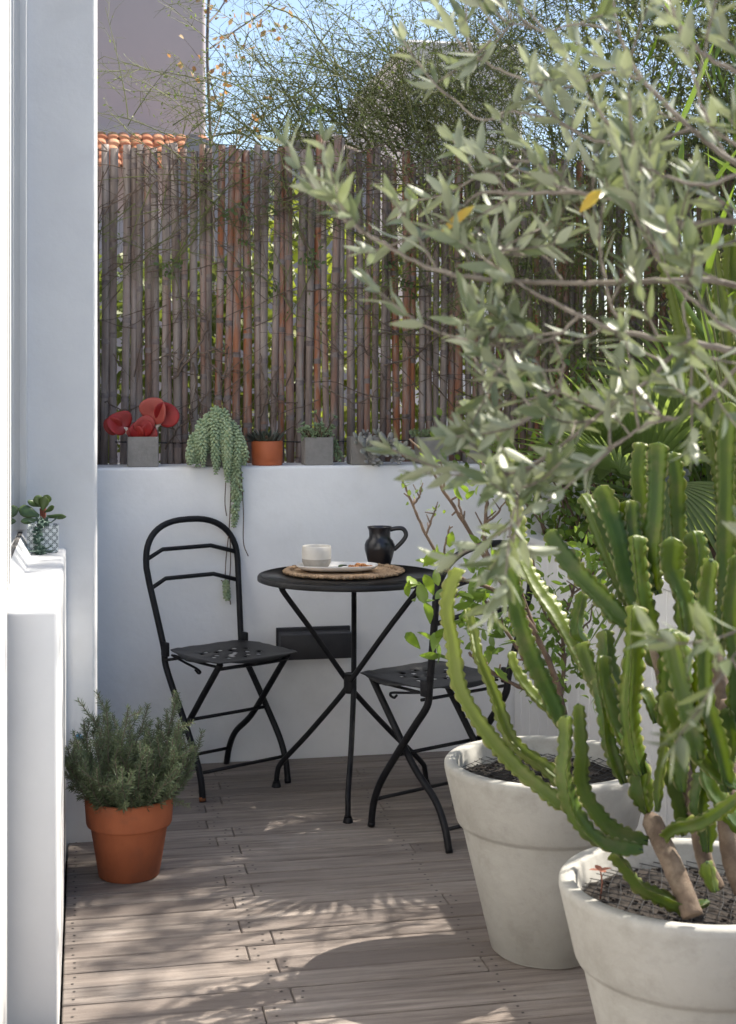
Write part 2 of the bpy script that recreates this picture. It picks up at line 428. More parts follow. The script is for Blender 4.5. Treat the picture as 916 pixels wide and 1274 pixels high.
P(m,'binding_wire',M['wire'],fence)

# right hand planter of white boards
bp=thing('board_planter','white painted vertical board planter behind the big pots','planter',(1.56,3.0,0))
m=MB(); yy=.9
while yy<4.97:
    w=min(.098,4.985-yy); m.box((1.54,yy+.0015,-.02),(1.562,yy+w-.0015,.765),bevel=.003,seg=1,smooth=False); yy+=.1
m.box((1.562,.9,-.05),(1.6,4.985,.75)); m.box((1.531,.88,.766),(1.612,4.985,.79),bevel=.004,seg=2)
P(m,'boards',M['board_paint'],bp)
m=MB(); m.box((1.602,.9,-.1),(3.55,4.985,.70)); P(m,'soil',M['soil'],bp)
m=MB(); m.box((3.552,.9,-.1),(3.6,4.985,.78)); P(m,'side_board',M['board_paint'],bp)

# ------------------------------------------------------------------ furniture
def make_chair():
    t=thing('folding_chair','','chair')
    aF,vF,bR,vR=.168,.182,.160,-.150
    aP,vP,zP=.155,-.068,.452
    bS,vS,zS=.132,.225,.425
    # bent hoop: foot, leg, seat post, back hoop
    def side(s):
        return [(s*aF,vF,.0),(s*aF,vF-.012,.07),(s*aF,vF-.045,.14),(s*(aF-.004),vF-.115,.235),(s*(aF-.008),vF-.195,.335),(s*aP,vP+.006,.40),(s*aP,vP-.004,zP),(s*(aP+.012),vP-.030,.56),(s*(aP+.024),vP-.055,.66)]
    top=[]
    for k in range(0,25):
        a=PI*k/24
        top.append((.184*math.copysign(abs(math.cos(a))**.80,math.cos(a)),vP-.066-.03*math.sin(a),.712+.150*math.sin(a)**.80))
    lft=spline(side(1),5); rgt=spline(side(-1),5)
    pts=lft+[V(p) for p in top]+rgt[::-1]
    m=MB(); m.tube(pts,.0108,10); m.build('back_frame',M['black'],t)
    for s in (1,-1):
        m=MB(); pts=spline([(s*bS,vS+.002,zS+.012),(s*bS,vS-.09,.33),(s*bS,vS-.20,.205),(s*(bS+.004),vR+.075,.13),(s*(bR-.015),vR+.022,.065),(s*(bR-.012),vR,.0)],5)
        m.tube(pts,.0105,10); m.build('leg',M['black'],t)
    # seat sheet, rounded square with a shallow dish and a pattern of small slots
    m=MB(); nx=36; v0,v1=-.075,.275; hw=.178
    holes=set()
    for (cu,cv) in [(-6,0),(-3,4),(-3,-4),(0,7),(0,1),(0,-6),(3,4),(3,-4),(6,0),(-6,6),(6,6),(-6,-6),(6,-6),(-2,-1),(2,2),(9,3),(-9,3),(9,-4),(-9,-4)]:
        for a_ in (0,1):
            for b_ in (0,1,2): holes.add((18+cu+a_,18+int(cv*1.25)+b_))
    idx={}
    def sp(u,w):
        # square -> superellipse
        uu=u*math.sqrt(max(0,1-w*w*.24)); ww=w*math.sqrt(max(0,1-u*u*.24))
        uu=uu*(1-.10*max(0,-ww))
        r2=min(1,max(abs(uu),abs(ww)))
        z=.445+.004*(r2**4)-.012*max(0,r2-.93)/.07*(1 if r2>.93 else 0)
        return V((uu*hw,(v0+v1)/2+ww*(v1-v0)/2,z-.004*(1-r2)))
    for lay,dz in ((0,0),(1,-.0025)):
        for i in range(nx+1):
            for j in range(nx+1):
                idx[(lay,i,j)]=len(m.v); m.v.append(sp(-1+2*i/nx,-1+2*j/nx)+V((0,0,dz)))
    for i in range(nx):
        for j in range(nx):
            if (i,j) in holes: continue
            m.face([idx[0,i,j],idx[0,i+1,j],idx[0,i+1,j+1],idx[0,i,j+1]],0,True)
            m.face([idx[1,i,j],idx[1,i,j+1],idx[1,i+1,j+1],idx[1,i+1,j]],0,True)
    for k in range(nx):
        for (a,b) in (((k,0),(k+1,0)),((nx,k),(nx,k+1)),((nx-k,nx),(nx-k-1,nx)),((0,nx-k),(0,nx-k-1))):
            m.face([idx[1,a[0],a[1]],idx[1,b[0],b[1]],idx[0,b[0],b[1]],idx[0,a[0],a[1]]],0,True)
    seat=m.build('seat',M['black_top'],t)
    m=MB()   # wire frame under the seat
    m.tube(spline([(-.15,-.02,.432),(-.13,.2,.425),(-.10,.245,.425),(.10,.245,.425),(.13,.2,.425),(.15,-.02,.432)],4),.0045,6)
    m.tube([(-.163,-.045,.415),(.163,-.045,.415)],.005,6)
    m.tube([(-bS,.21,.418),(bS,.21,.418)],.006,6)
    for s in (1,-1):
        m.tube(spline([(s*.15,-.03,.432),(s*.148,.05,.418),(s*.145,.11,.408),(s*.14,.125,.398),(s*.138,.11,.392),(s*.14,.095,.402)],4),.004,6)
    m.build('seat_frame',M['black'],t)
    for (hh,k,rise) in ((.752,.178,.028),(.655,.176,.03)):
        m=MB(); vv=vP-.052-(.018 if hh>.7 else .0)
        m.tube([(-k,vv,hh-.012),(-k*.55,vv-.035,hh+.012),(k*.55,vv-.035,hh+.012),(k,vv,hh-.012)],.0075,8,flat=1.0); m.build('back_slat',M['black'],t)
    for pts in ([(-aF+.004,vF-.115,.235),(aF-.004,vF-.115,.235)],[(-aF,vF-.02,.085),(aF,vF-.02,.085)],[(-bR+.016,vR+.02,.06),(bR-.016,vR+.02,.06)]):
        m=MB(); m.tube(pts,.0058,8); m.build('crossbar',M['black'],t)
    for s in (1,-1):
        m=MB(); m.box((s*.158-.007,vP-.008,.425),(s*.158+.007,vP+.028,.472),bevel=.004,seg=2); m.build('bracket',M['black'],t)
    for s in (1,-1):
        m=MB(); m.tube([(s*aF,vF,.001),(s*aF,vF-.003,.014)],.0114,10); m.build('foot',M['rust'] if s==1 else M['black'],t)
    return t
ch1=make_chair(); ch2=copy_tree(ch1)
for o_ in ch2.children:
    if o_.name.startswith('foot'):
        o_.data=o_.data.copy(); o_.data.materials[0]=M['black']
ch1.location=(.43,4.762,0); ch1.rotation_euler.z=math.radians(-61.4-90)
ch2.location=(1.074,4.081,0); ch2.rotation_euler.z=math.radians(116.6-90)
tag(ch1,'black metal folding chair against the white wall, its seat turned towards the table',group='black folding bistro chairs')
tag(ch2,'black metal folding chair with its back to us, half hidden behind the big concrete pot',group='black folding bistro chairs')

TX,TY,TH=.834,4.464,.717
tb=thing('bistro_table','round black metal bistro table on three bent legs','table',(TX,TY,0))
m=MB(); m.lathe([(0,TH),(.285,TH+.0005),(.293,TH-.001),(.296,TH-.006),(.296,TH-.016),(.293,TH-.017),(.292,TH-.008),(0,TH-.007)],72); m.build('tabletop',M['black_top'],tb)
feet=[at_h(433,1023,0.0),at_h(344,979,0.0),at_h(530,977,0.0)]
for f in feet:
    dv=V((f.x-TX,f.y-TY,0)); u=dv.normalized(); Rr=dv.length
    # each leg: foot, bend to the hub, then outward again to the far side rim
    w=-u; side=V((-u.y,u.x,0))*.011
    m=MB()
    pts=[u*Rr+V((0,0,.006)),u*(Rr-.004)+V((0,0,.05)),u*(Rr-.022)+V((0,0,.085)),u*(Rr*.55)+side*.6+V((0,0,.19)),u*.022+side+V((0,0,.335)),u*.006+side+V((0,0,.365)),w*.02+side+V((0,0,.395)),w*(.13)+side*.8+V((0,0,.54)),w*.235+side*.5+V((0,0,.672)),w*.245+V((0,0,.69))]
    m.tube(spline(pts,4),.0088,10)
    lg=m.build('leg',M['black'],tb)
    m=MB(); c=u*Rr; m.lathe([(0,.02),(.011,.02),(.013,.012),(.016,.004),(.016,0),(0,0)],12,c); m.build('foot',M['black'],lg)
    m=MB(); m.blob(w*.245+V((0,0,.694)),.013,.013,.014,nu=8,nv=5); m.build('joint',M['black'],lg)
m=MB(); m.lathe([(0,.40),(.02,.40),(.021,.392),(.021,.345),(.02,.338),(0,.338)],16); m.build('hub_ring',M['black'],tb)
m=MB(); m.lathe([(.21,.700),(.222,.700),(.222,.709),(.21,.709),(.21,.700)],40); m.build('rim_ring',M['black'],tb)

# things on the table
pc=at_h(428,713,TH); pc=V((pc.x,pc.y,TH+.0008))
pm=MB()
nr,na=26,128; rows=[]
for i in range(nr+1):
    r=.168*i/nr; row=[]
    for k in range(na):
        a=2*PI*k/na; z=.004+.0022*abs(math.sin(r*PI/.0135))+.0016*math.sin(a*max(3,int(r*420))+i*1.7)+R.uniform(-.0005,.0005)
        row.append(len(pm.v)); pm.v.append(V((r*math.cos(a),r*math.sin(a),z)))
    rows.append(row)
for i in range(nr):
    for k in range(na):
        pm.face([rows[i][k],rows[i+1][k],rows[i+1][(k+1)%na],rows[i][(k+1)%na]],0,True,R.random()*.6)
for k in range(36):   # braided scallops round the edge
    a=2*PI*k/36; c=V((.177*math.cos(a),.177*math.sin(a),.007))
    for j in range(5):
        b=a+PI/2+(j-2)*.55; q=c+V((math.cos(a),math.sin(a),0))*(.009*math.cos((j-2)*.7)-.002)+V((-math.sin(a),math.cos(a),0))*(.0075*(j-2))*.9
        mt=Matrix.Rotation(a+(j-2)*.5,3,'Z')
        pm.blob(q+V((0,0,R.uniform(-.001,.002))),.0145,.0052,.0062,0,R.random()*.8,mt,6,4)
mat_=pm.build('placemat',M['jute'],None,pc)
tag(mat_,'round woven jute placemat with scalloped edge lying on the black table','placemat')
# plate
plc=at_h(419.5,709,TH+.012); plc=V((plc.x,plc.y,TH+.0135))
m=MB(); prof=[(0,.0),(.8,.0),(.93,.006),(1.0,.0135),(1.0,.0165),(.965,.0155),(.9,.0085),(.78,.0045),(0,.004)]
n=56; rows=[]
def stad(k,s):
    a=2*PI*k/n; c,sn=math.cos(a),math.sin(a); e=.72
    x=math.copysign(abs(c)**e,c); y=math.copysign(abs(sn)**e,sn)
    return V((.131*s*x if s>0 else 0,.072*s*y if s>0 else 0,0))
for (s,z) in prof:
    if s==0: rows.append([len(m.v)]); m.v.append(V((0,0,z)))
    else:
        row=[]
        for k in range(n): row.append(len(m.v)); m.v.append(stad(k,s)+V((0,0,z)))
        rows.append(row)
for i in range(len(rows)-1):
    A,B=rows[i],rows[i+1]
    for k in range(n):
        k2=(k+1)%n
        if len(A)==1: m.face([A[0],B[k2],B[k]],0,True)
        elif len(B)==1: m.face([A[k],A[k2],B[0]],0,True)
        else: m.face([A[k],A[k2],B[k2],B[k]],0,True)
pl=m.build('plate',M['plate'],None,plc); pl.rotation_euler.z=-YAW
tag(pl,'oblong white plate with raised rim on the woven placemat','plate')
pr=V((CA,-SA,0)); pf=V((SA,CA,0))
cup_c=plc+pr*(-.066)+pf*.008+V((0,0,.0045))
cp=thing('cup','small handleless two tone cream and grey cup on the white plate','cup',cup_c)
m=MB(); m.lathe([(0,0),(.033,0),(.040,.006),(.0455,.018),(.0468,.030)],40); m.build('base',M['stoneware'],cp)
m=MB(); m.lathe([(.0468,.030),(.0474,.042),(.0472,.056),(.0462,.069),(.0452,.0705),(.0440,.069),(.0445,.05),(.043,.02),(.035,.008),(0,.006)],40); m.build('bowl',M['ceramic'],cp)
lf=MB(); lf.leaf((-.02,0,.004),(1,.3,.25),(0,0,1),.042,.016,0,0,6,.15,.5); lf.leaf((-.02,0,.002),(1,.3,.25),(0,0,1),.042,.016,0,0,6,.15,.5)
ll=lf.build('leaf',M['jade'],None,plc+pr*.022+pf*(-.02)+V((0,0,.006))); ll.rotation_euler.z=.25
tag(ll,'small dark olive green leaf lying on the white plate beside the nuts','leaf')
nut=MB(); nut.blob((0,0,0),.0085,.0062,.005,0,0,None,9,6,.9)
n0=None
for k in range(22):
    rr=R.random()**.6*.034; a=R.uniform(0,6.28)
    p=plc+pr*(.072+rr*math.cos(a)*1.05)+pf*(rr*math.sin(a)*.75)+V((0,0,.0085+.010*max(0,1-rr/.026)*R.uniform(.5,1)))
    if n0 is None: n0=nut.build('nut',M['nut']); o=n0
    else: o=n0.copy(); COL.objects.link(o)
    o.location=p; o.rotation_euler=(R.uniform(-.7,.7),R.uniform(-.7,.7),R.uniform(0,6)); q=R.uniform(.75,1.25); o.scale=(q,q,q)
    tag(o,'golden brown toasted nut in the small heap on the right end of the plate','nut','toasted nuts heaped on the plate')
jz=4.745; jc=at(472.5,0,jz); jc=V((jc.x,jc.y,TH+.001))
jg=thing('jug','glossy black jug with a wide neck and looped handle on the table','jug',jc)
sc=.92
m=MB(); m.lathe([(r*sc,z*sc) for r,z in [(0,0),(.036,0),(.039,.004),(.047,.03),(.0545,.06),(.0545,.078),(.049,.092),(.041,.1),(.0385,.108),(.0395,.128),(.0445,.140),(.0455,.1425),(.043,.1425),(.037,.128),(.036,.108),(.046,.09),(.051,.07),(.044,.03),(.035,.006),(0,.005)]],44); m.build('body',M['blackglaze'],jg)
hd=pr*.8+pf*.6; hd=V((CA,-SA,0))
m=MB(); m.tube(spline([hd*(.037*sc)+V((0,0,.131*sc)),hd*.055+V((0,0,.136*sc)),hd*.078+V((0,0,.134*sc)),hd*.088+V((0,0,.113*sc)),hd*.077+V((0,0,.09*sc)),hd*.053+V((0,0,.064*sc)),hd*.047+V((0,0,.06*sc))],6),.0058,10,flat=1.3); m.build('handle',M['blackglaze'],jg)

# black box on the wall
bl=at_y(345.5,816,YB); br=at_y(433,814,YB)
m=MB(); m.box((bl.x,YB-.092,bl.z),(br.x,YB+.01,bl.z+.088),bevel=.003,seg=2)
wb=thing('wall_box','flat black metal box fixed low on the white wall behind the table','wall box',(bl.x,YB,bl.z)); P(m,'casing',M['boxblack'],wb)
m=MB(); m.box((bl.x-.006,YB-.012,bl.z-.006),(br.x+.006,YB+.01,bl.z+.1),bevel=.002,seg=1); P(m,'back_plate',M['boxblack'],wb)

# ------------------------------------------------------------------ pots
def soil_mb(r,z,n=40,amp=.006,seed=0):
    m=MB(); rows=[]
    for i in range(13):
        q=r*i/12
        if i==0: rows.append([len(m.v)]); m.v.append(V((0,0,z+amp)))
        else:
            row=[]
            for k in range(n):
                a=2*PI*k/n; x,y=q*math.cos(a),q*math.sin(a)
                row.append(len(m.v)); m.v.append(V((x,y,z+amp*1.6*mnoise.noise(V((x*30+seed,y*30,1)))+amp*(1-q/r))))
            rows.append(row)
    for i in range(12):
        A,B=rows[i],rows[i+1]
        for k in range(n):
            k2=(k+1)%n
            if len(A)==1: m.face([A[0],B[k],B[k2]],0,True)
            else: m.face([A[k],B[k],B[k2],A[k2]],0,True)
    for k in range(int(60*(r/.2)**2*6)):
        a=R.uniform(0,6.28); q=r*math.sqrt(R.random())*.97; s=R.uniform(.002,.005)
        m.blob((q*math.cos(a),q*math.sin(a),z+amp*(1-q/r)+.002),s*1.5,s,s*.7,0,0,Matrix.Rotation(R.uniform(0,3),3,'Z'),5,3)
    return m
def big_pot(parent,seed):
    h,r,rb=.44,.238,.130
    prof=[(0,.0),(rb-.01,0),(rb,.008),(.197,.288),(.197,.292),(.207,.298),(.211,.306),(r,h-.016),(r,h-.005),(r-.004,h),(r-.024,h),(r-.029,h-.006),(.196,.30),(.185,.25),(0,.24)]
    m=MB(); m.lathe(prof,72,(0,0,0),wob=.008,seed=seed); m.build('pot',M['concrete'],parent)
    soil_mb(.2035,.392,48,.008,seed).build('soil',M['soil'],parent)
    m=MB()
    ang=.5+seed*.3
    for dirn in (0,1):
        for k in range(-9,10):
            off=k*.0215+R.uniform(-.002,.002); half=math.sqrt(max(0,.2**2-off*off))
            if half<.03: continue
            a=ang+dirn*1.15; u=V((math.cos(a),math.sin(a),0)); w=V((-u.y,u.x,0)); pts=[]
            for q in range(9):
                s=-half+2*half*q/8; p=u*s+w*(off+.004*math.sin(s*30+k)); pts.append(p+V((0,0,.405+.006*mnoise.noise(V((p.x*14,p.y*14,seed)))-.00)))
            m.tube(pts,.0008,4)
    m.build('netting',M['net'],parent)

# pot 1 : shrub
c1=V((1.059,3.173,0))
sh=thing('potted_shrub','tall pale concrete pot holding a half bare leafy shrub, nearer the table','potted plant',c1)
big_pot(sh,1)
Z1=3.32
def path(pxs,z0,z1=None):
    z1=z0 if z1 is None else z1; n=len(pxs)
    return [at(x,y,z0+(z1-z0)*i/(n-1)) for i,(x,y) in enumerate(pxs)]
def loc(pts,o): return [p-V(o) for p in pts]
stems=[ # pixel outline, depths, radii
 ([(706,940),(698,868),(672,800),(640,748),(608,701),(577,649),(551,610),(527,563)],3.34,3.15,.0085,.0028),
 ([(640,748),(600,728),(561,712),(530,665),(514,628),(502,602)],3.26,3.15,.0055,.0022),
 ([(609,702),(603,670),(605,635),(608,612),(604,590),(599,574)],3.2,3.22,.005,.0022),
 ([(561,712),(553,700),(554,680),(559,657)],3.2,3.2,.003,.002),
 ([(577,649),(571,625),(568,600)],3.17,3.17,.003,.0018),
 ([(551,610),(553,590),(548,575)],3.15,3.15,.003,.0018),
 ([(608,612),(616,598),(619,588)],3.2,3.2,.003,.0018),
 ([(530,665),(538,645),(543,630)],3.18,3.18,.0028,.0018),
 ([(514,628),(522,618),(523,610)],3.16,3.16,.0028,.0018),
 ([(605,650),(618,640),(630,622)],3.2,3.2,.003,.0018),
 ([(690,860),(650,856),(620,840),(598,827),(584,812)],3.33,3.2,.005,.003),
 ([(672,800),(650,740),(640,700),(636,668)],3.3,3.3,.004,.002),
 ([(698,868),(702,820),(700,780),(712,740),(722,700)],3.36,3.5,.006,.003),
 ([(702,820),(720,790),(735,770)],3.4,3.5,.004,.002),
 ([(690,850),(660,830),(640,800),(618,770),(600,742)],3.33,3.22,.005,.0025),
 ([(700,790),(676,760),(668,720),(662,680)],3.38,3.4,.004,.002),
 ([(712,740),(735,720),(748,690)],3.45,3.5,.003,.002),
 ([(600,742),(570,738),(548,742)],3.22,3.2,.0035,.002),
 ([(600,728),(575,722),(552,728)],3.24,3.16,.0035,.002)]
lv=MB()
for idx_,(pxs,z0,z1,r0,r1) in enumerate(stems):
    pts=spline(loc(path(pxs,z0,z1),c1),6); nn=len(pts)
    pts=[p+rvec(.0008) for p in pts]
    if idx_==0: pts[0]=V((pts[0].x,pts[0].y,.38))
    m=MB(); m.tube(pts,[(r0+(r1-r0)*i/(nn-1))*R.uniform(.85,1.2) for i in range(nn)],7)
    for i in range(2,nn,2):   # short spurs
        if R.random()<.6:
            p=pts[i]; q=p+(rvec(.011)+V((0,0,.012))); m.tube([p,q],[r1*1.0,r1*.7],5)
    m.build('branch',M['woody'],sh)
def shrub_leaves(p,n,L,tint,spread=.03,up=.3):
    for k in range(n):
        d_=rvec(1)+V((0,0,up)); lv.leaf(p+rvec(spread),d_,rvec(1)+V((0,0,1.4)),L*R.uniform(.6,1.15),L*R.uniform(.32,.45),0,max(0,min(1,tint+R.uniform(-.2,.2))),5,R.uniform(0,.4),.3)
for (x,y,z,n,L,t) in [(545,722,3.16,9,.06,.75),(556,738,3.17,8,.055,.4),(552,765,3.2,8,.065,.1),(545,790,3.2,6,.065,.05),(566,748,3.2,8,.05,.2),(575,775,3.2,8,.05,.05),(595,760,3.24,8,.045,.05),(600,740,3.25,8,.045,.2),
   (620,765,3.3,9,.04,.1),(640,790,3.3,9,.04,.05),(610,795,3.3,8,.04,.05),(655,760,3.35,9,.035,.1),(690,800,3.4,16,.03,.1),(712,790,3.42,16,.028,.1),(700,830,3.4,16,.028,.1),(720,750,3.5,14,.03,.1),(735,775,3.5,14,.03,.1),(670,730,3.42,10,.03,.2),(740,700,3.5,12,.035,.4),(722,700,3.5,12,.035,.5),(748,690,3.5,10,.035,.5),(660,690,3.4,8,.035,.6),(636,668,3.3,6,.035,.4),(690,760,3.4,14,.03,.1),(675,800,3.38,14,.03,.05),(664,820,3.36,12,.03,.05),(680,845,3.36,12,.028,.05),(715,850,3.4,12,.028,.05),(735,820,3.45,12,.03,.05)]:
    shrub_leaves(at(x,y,z)-c1,int(n*(1.9 if x>600 else 1)),L*1.1,t,.036)
for (x,y,z,n,L,t) in [(502,600,3.15,5,.022,.8),(512,622,3.16,3,.02,.8),(523,608,3.16,3,.022,.7),(527,563,3.15,5,.022,.9),(535,583,3.15,3,.03,.6),(548,574,3.15,3,.02,.7),(580,618,3.17,3,.05,.25),(541,632,3.18,3,.02,.7),(598,572,3.2,3,.022,.9),(596,600,3.2,6,.032,.7),(610,665,3.2,5,.035,.8),(600,672,3.2,4,.04,.5),(612,590,3.2,3,.025,.7),(597,706,3.22,5,.05,.2),(618,715,3.25,5,.05,.15),(545,640,3.18,2,.02,.6)]:
    shrub_leaves(at(x,y,z)-c1,n,L,t,.008,.9)
lv.build('foliage',M['shrubleaf'],sh)

# pot 2 : cactus
c2=V((1.056,2.344,0))
ca=thing('potted_cactus','large concrete pot in the right foreground with a many armed toothed cactus','potted plant',c2)
big_pot(ca,2)
def arm(pxs,z0,z1,w0,w1,lime=0.0,ribs=4,parent=None,org=None):  # lime tint carries backlit glow, and tone that varies between arms
    raw=loc(path(pxs,z0,z1),c2) if org is None else loc(pxs,org); raw=[raw[0]]+[p+rvec(.004) for p in raw[1:-1]]+[raw[-1]]; cur=spline(raw,12)
    # resample evenly
    L=[0]
    for a,b in zip(cur[:-1],cur[1:]): L.append(L[-1]+(b-a).length)
    tot=L[-1]; step=.0042; nn=max(8,int(tot/step)); pts=[]; j=0
    for i in range(nn+1):
        s=tot*i/nn
        while j<len(L)-2 and L[j+1]<s: j+=1
        f=(s-L[j])/max(1e-9,L[j+1]-L[j]); pts.append(cur[j].lerp(cur[j+1],f))
    fr=frames(pts); m=MB(); rot=R.uniform(0,1.5); ph=[R.uniform(0,6.28) for _ in range(ribs)]; tw=R.uniform(-.8,.8)
    K=ribs*4; b=len(m.v)
    for i,(p,(t,u,w)) in enumerate(zip(pts,fr)):
        s=i/nn; dist=s*tot
        r=(w0+(w1-w0)*s)*(.92 if ribs==4 else 1.0)
        r*=1+.08*math.sin(dist*38+rot*3)                    # growth segments
        end=min(1,(tot-dist)/(.55*w0)) ; r*=max(.12,math.sqrt(max(0,1-(1-end)**2)))
        st=min(1,.45+dist/.06); r*=st
        for k in range(K):
            rb,q=divmod(k,4); a0=rot+tw*s+2*PI*rb/ribs; da=2*PI/ribs
            ww=dist+.004*math.sin(dist*61+ph[rb]*3)+.002*math.sin(dist*143+ph[rb]); tooth=abs(math.sin(ww*PI/.019+ph[rb]))**1.3
            if q==0: rr=r*(.82+.36*tooth)*(1+.05*math.sin(dist*29+ph[rb])); a=a0; e=1.0
            elif q==1: rr=r*(.62 if ribs==4 else .56); a=a0+da*.085; e=.0
            elif q==2: rr=r*(.27 if ribs==4 else .30); a=a0+da*.5; e=0
            else: rr=r*(.62 if ribs==4 else .56); a=a0+da*.915; e=0
            if q==0: m.pt[len(m.v)]=.45+.55*tooth
            m.v.append(p+u*(rr*math.cos(a))+w*(rr*math.sin(a)))
    for i in range(nn):
        tl=max(0,min(1,lime*(.25+.75*i/nn)+(.35*max(0,(i/nn-.9)/.1) if lime<.5 else 0)))
        for k in range(K):
            k2=(k+1)%K; m.face([b+i*K+k,b+i*K+k2,b+(i+1)*K+k2,b+(i+1)*K+k],0,True,tl)
    m.face([b+nn*K+k for k in range(K)],0,True,0); m.face([b+k for k in range(K)][::-1],0,True,0)
    m.tube(pts[::4]+[pts[-1]],[.24*(w0+(w1-w0)*i/max(1,len(pts[::4])))*.88 for i in range(len(pts[::4]))]+[.002],6,1)
    return m.build('stem',[M['cactus'],M['cactuscore']],parent or ca)
W=.020
ARMS=[
 # long lime ones leaning left, their backlit glow put into the tint
 ([(712,1010),(680,985),(640,952),(600,903),(572,855),(558,805),(556,765),(566,735),(574,708)],2.55,2.72,.017,.016,1.0),
 ([(712,985),(680,958),(640,915),(612,862),(598,815),(588,780),(581,757)],2.6,2.8,.017,.013,.85),
 ([(698,905),(686,872),(662,820),(648,780),(636,740),(629,703)],2.55,2.6,.021,.018,.05),
 ([(704,915),(680,890),(660,860),(645,830),(635,810)],2.65,2.7,.014,.012,.7),
 ([(760,905),(738,850),(722,818),(690,772),(664,728),(644,690),(636,640),(631,600),(630,560)],2.7,3.0,.02,.017,.8),
 ([(774,905),(748,860),(728,835),(722,800)],2.6,2.7,.017,.016,.3),
 # upright group
 ([(806,1010),(795,960),(770,900),(755,850),(748,815)],2.42,2.42,.018,.017,0),
 ([(800,985),(786,940),(774,880),(760,830),(753,783)],2.5,2.5,.019,.018,.05),
 ([(798,965),(790,930),(787,880),(787,830),(790,753)],2.38,2.36,.021,.02,0),
 ([(850,985),(845,930),(838,880),(834,830),(832,782)],2.38,2.35,.021,.019,0),
 ([(905,985),(890,925),(880,868),(874,800),(878,740),(885,696)],2.3,2.26,.021,.02,.1),
 ([(868,944),(856,905),(842,850),(836,786)],2.28,2.3,.026,.024,0),
 ([(782,780),(750,745),(720,715),(700,690),(683,660)],2.62,2.75,.024,.018,.05),
 ([(790,760),(772,722),(752,680),(735,640),(724,615)],2.66,2.78,.018,.017,.25),
 ([(795,765),(778,720),(765,675),(752,640),(746,604)],2.58,2.62,.023,.021,0),
 ([(808,745),(798,700),(786,660),(782,622)],2.6,2.62,.021,.02,.05),
 ([(818,740),(806,690),(796,640),(794,590),(796,550)],2.7,2.78,.02,.018,.3),
 ([(816,735),(818,690),(818,640),(819,590),(820,550)],2.6,2.62,.021,.02,0),
 ([(842,740),(842,690),(840,640),(837,600),(835,562)],2.66,2.7,.02,.017,.15),
 ([(852,790),(848,750),(840,710),(836,668)],2.45,2.45,.024,.022,0),
 ([(868,760),(864,720),(862,690),(862,660)],2.5,2.5,.02,.02,0),
 ([(812,790),(800,750),(793,710),(790,665)],2.48,2.5,.019,.018,.1),
 ([(730,800),(722,785),(720,765),(726,738)],2.75,2.75,.016,.015,.1),
 ([(890,800),(898,740),(902,680),(904,620),(906,560),(908,500)],2.6,2.65,.02,.018,.25),
 ([(915,900),(916,820),(914,760),(918,690)],2.4,2.4,.022,.02,0),
 # lower sprawling
 ([(916,980),(890,958),(868,944),(845,900),(828,860)],2.3,2.3,.023,.021,0),
 ([(776,975),(762,930),(750,880),(745,840)],2.45,2.45,.017,.016,0),
 ([(807,1012),(798,985),(790,960),(784,940)],2.42,2.42,.021,.018,.1),
 ([(800,1058),(768,1056),(740,1042),(714,1010),(703,965),(703,925),(705,890)],2.3,2.28,.018,.014,.2),
 ([(806,1046),(770,1036),(742,1014),(726,980),(722,930),(719,875)],2.4,2.38,.018,.013,.25),
 ([(882,1122),(852,1128),(826,1122),(795,1102),(775,1082),(762,1060)],2.36,2.30,.015,.013,.25),
 ([(890,1110),(886,1090),(880,1072)],2.3,2.3,.016,.014,.3),
 ([(930,985),(900,1006),(872,1022),(848,1034),(826,1042)],2.2,2.35,.016,.014,.15),
 ([(850,1040),(838,990),(826,950),(830,920)],2.5,2.5,.014,.013,.2),
 ([(818,1010),(818,970),(824,940),(826,905)],2.4,2.4,.011,.009,.5),
 ([(880,1060),(872,1030),(868,1000),(876,960)],2.35,2.35,.018,.017,0),
 ([(860,965),(850,930),(836,900),(822,870)],2.55,2.6,.018,.016,.05),
 ([(900,1000),(908,960),(912,920),(905,880)],2.4,2.4,.02,.018,0),
 ([(925,1040),(900,1010),(885,980),(880,955)],2.3,2.35,.02,.017,.05),
 ([(850,880),(840,845),(815,820),(800,800)],2.75,2.8,.018,.015,.2),
 ([(815,900),(800,870),(765,850),(745,850)],2.7,2.75,.016,.014,.1),
 ([(895,900),(888,850),(892,800),(905,760)],2.6,2.65,.02,.018,0),
 ([(925,870),(905,850),(880,840),(865,845)],2.65,2.7,.018,.015,.2),
]
for a in ARMS:
    a=list(a); a[5]=max(a[5],R.choice([0,0,.12,.25]))
    arm(*a,ribs=R.choice([4,3,3]))
def trunk(pxs,z0,z1,r0,r1):
    pts=spline(loc(path(pxs,z0,z1),c2),7); n=len(pts)
    m=MB(); m.tube(pts,[(r0+(r1-r0)*i/(n-1))*.82*(1+R.uniform(-.05,.05))*(.45 if i==n-1 else .8 if i==n-2 else 1) for i in range(n)],12); m.build('trunk',M['cactusbark'],ca)
trunk([(862,1140),(850,1108),(836,1075),(822,1045),(807,1012)],2.33,2.42,.022,.021)
trunk([(892,1105),(880,1080),(872,1050),(868,1020)],2.45,2.45,.018,.017)
trunk([(925,1110),(912,1075),(905,1030),(903,980),(906,920),(902,870)],2.42,2.46,.021,.018)
trunk([(906,920),(896,850),(880,790),(866,740)],2.5,2.55,.02,.017)
trunk([(868,1020),(850,960),(835,900),(825,840),(812,790)],2.5,2.56,.019,.016)
trunk([(903,980),(930,900),(940,800),(935,700)],2.5,2.65,.02,.018)
ctc=V((2.05,3.45,.70))
ct=thing('tall_cactus','tall upright toothed cactus stems standing behind the white boards at the right edge, with unseen ones added for streaked shade','cactus',ctc)
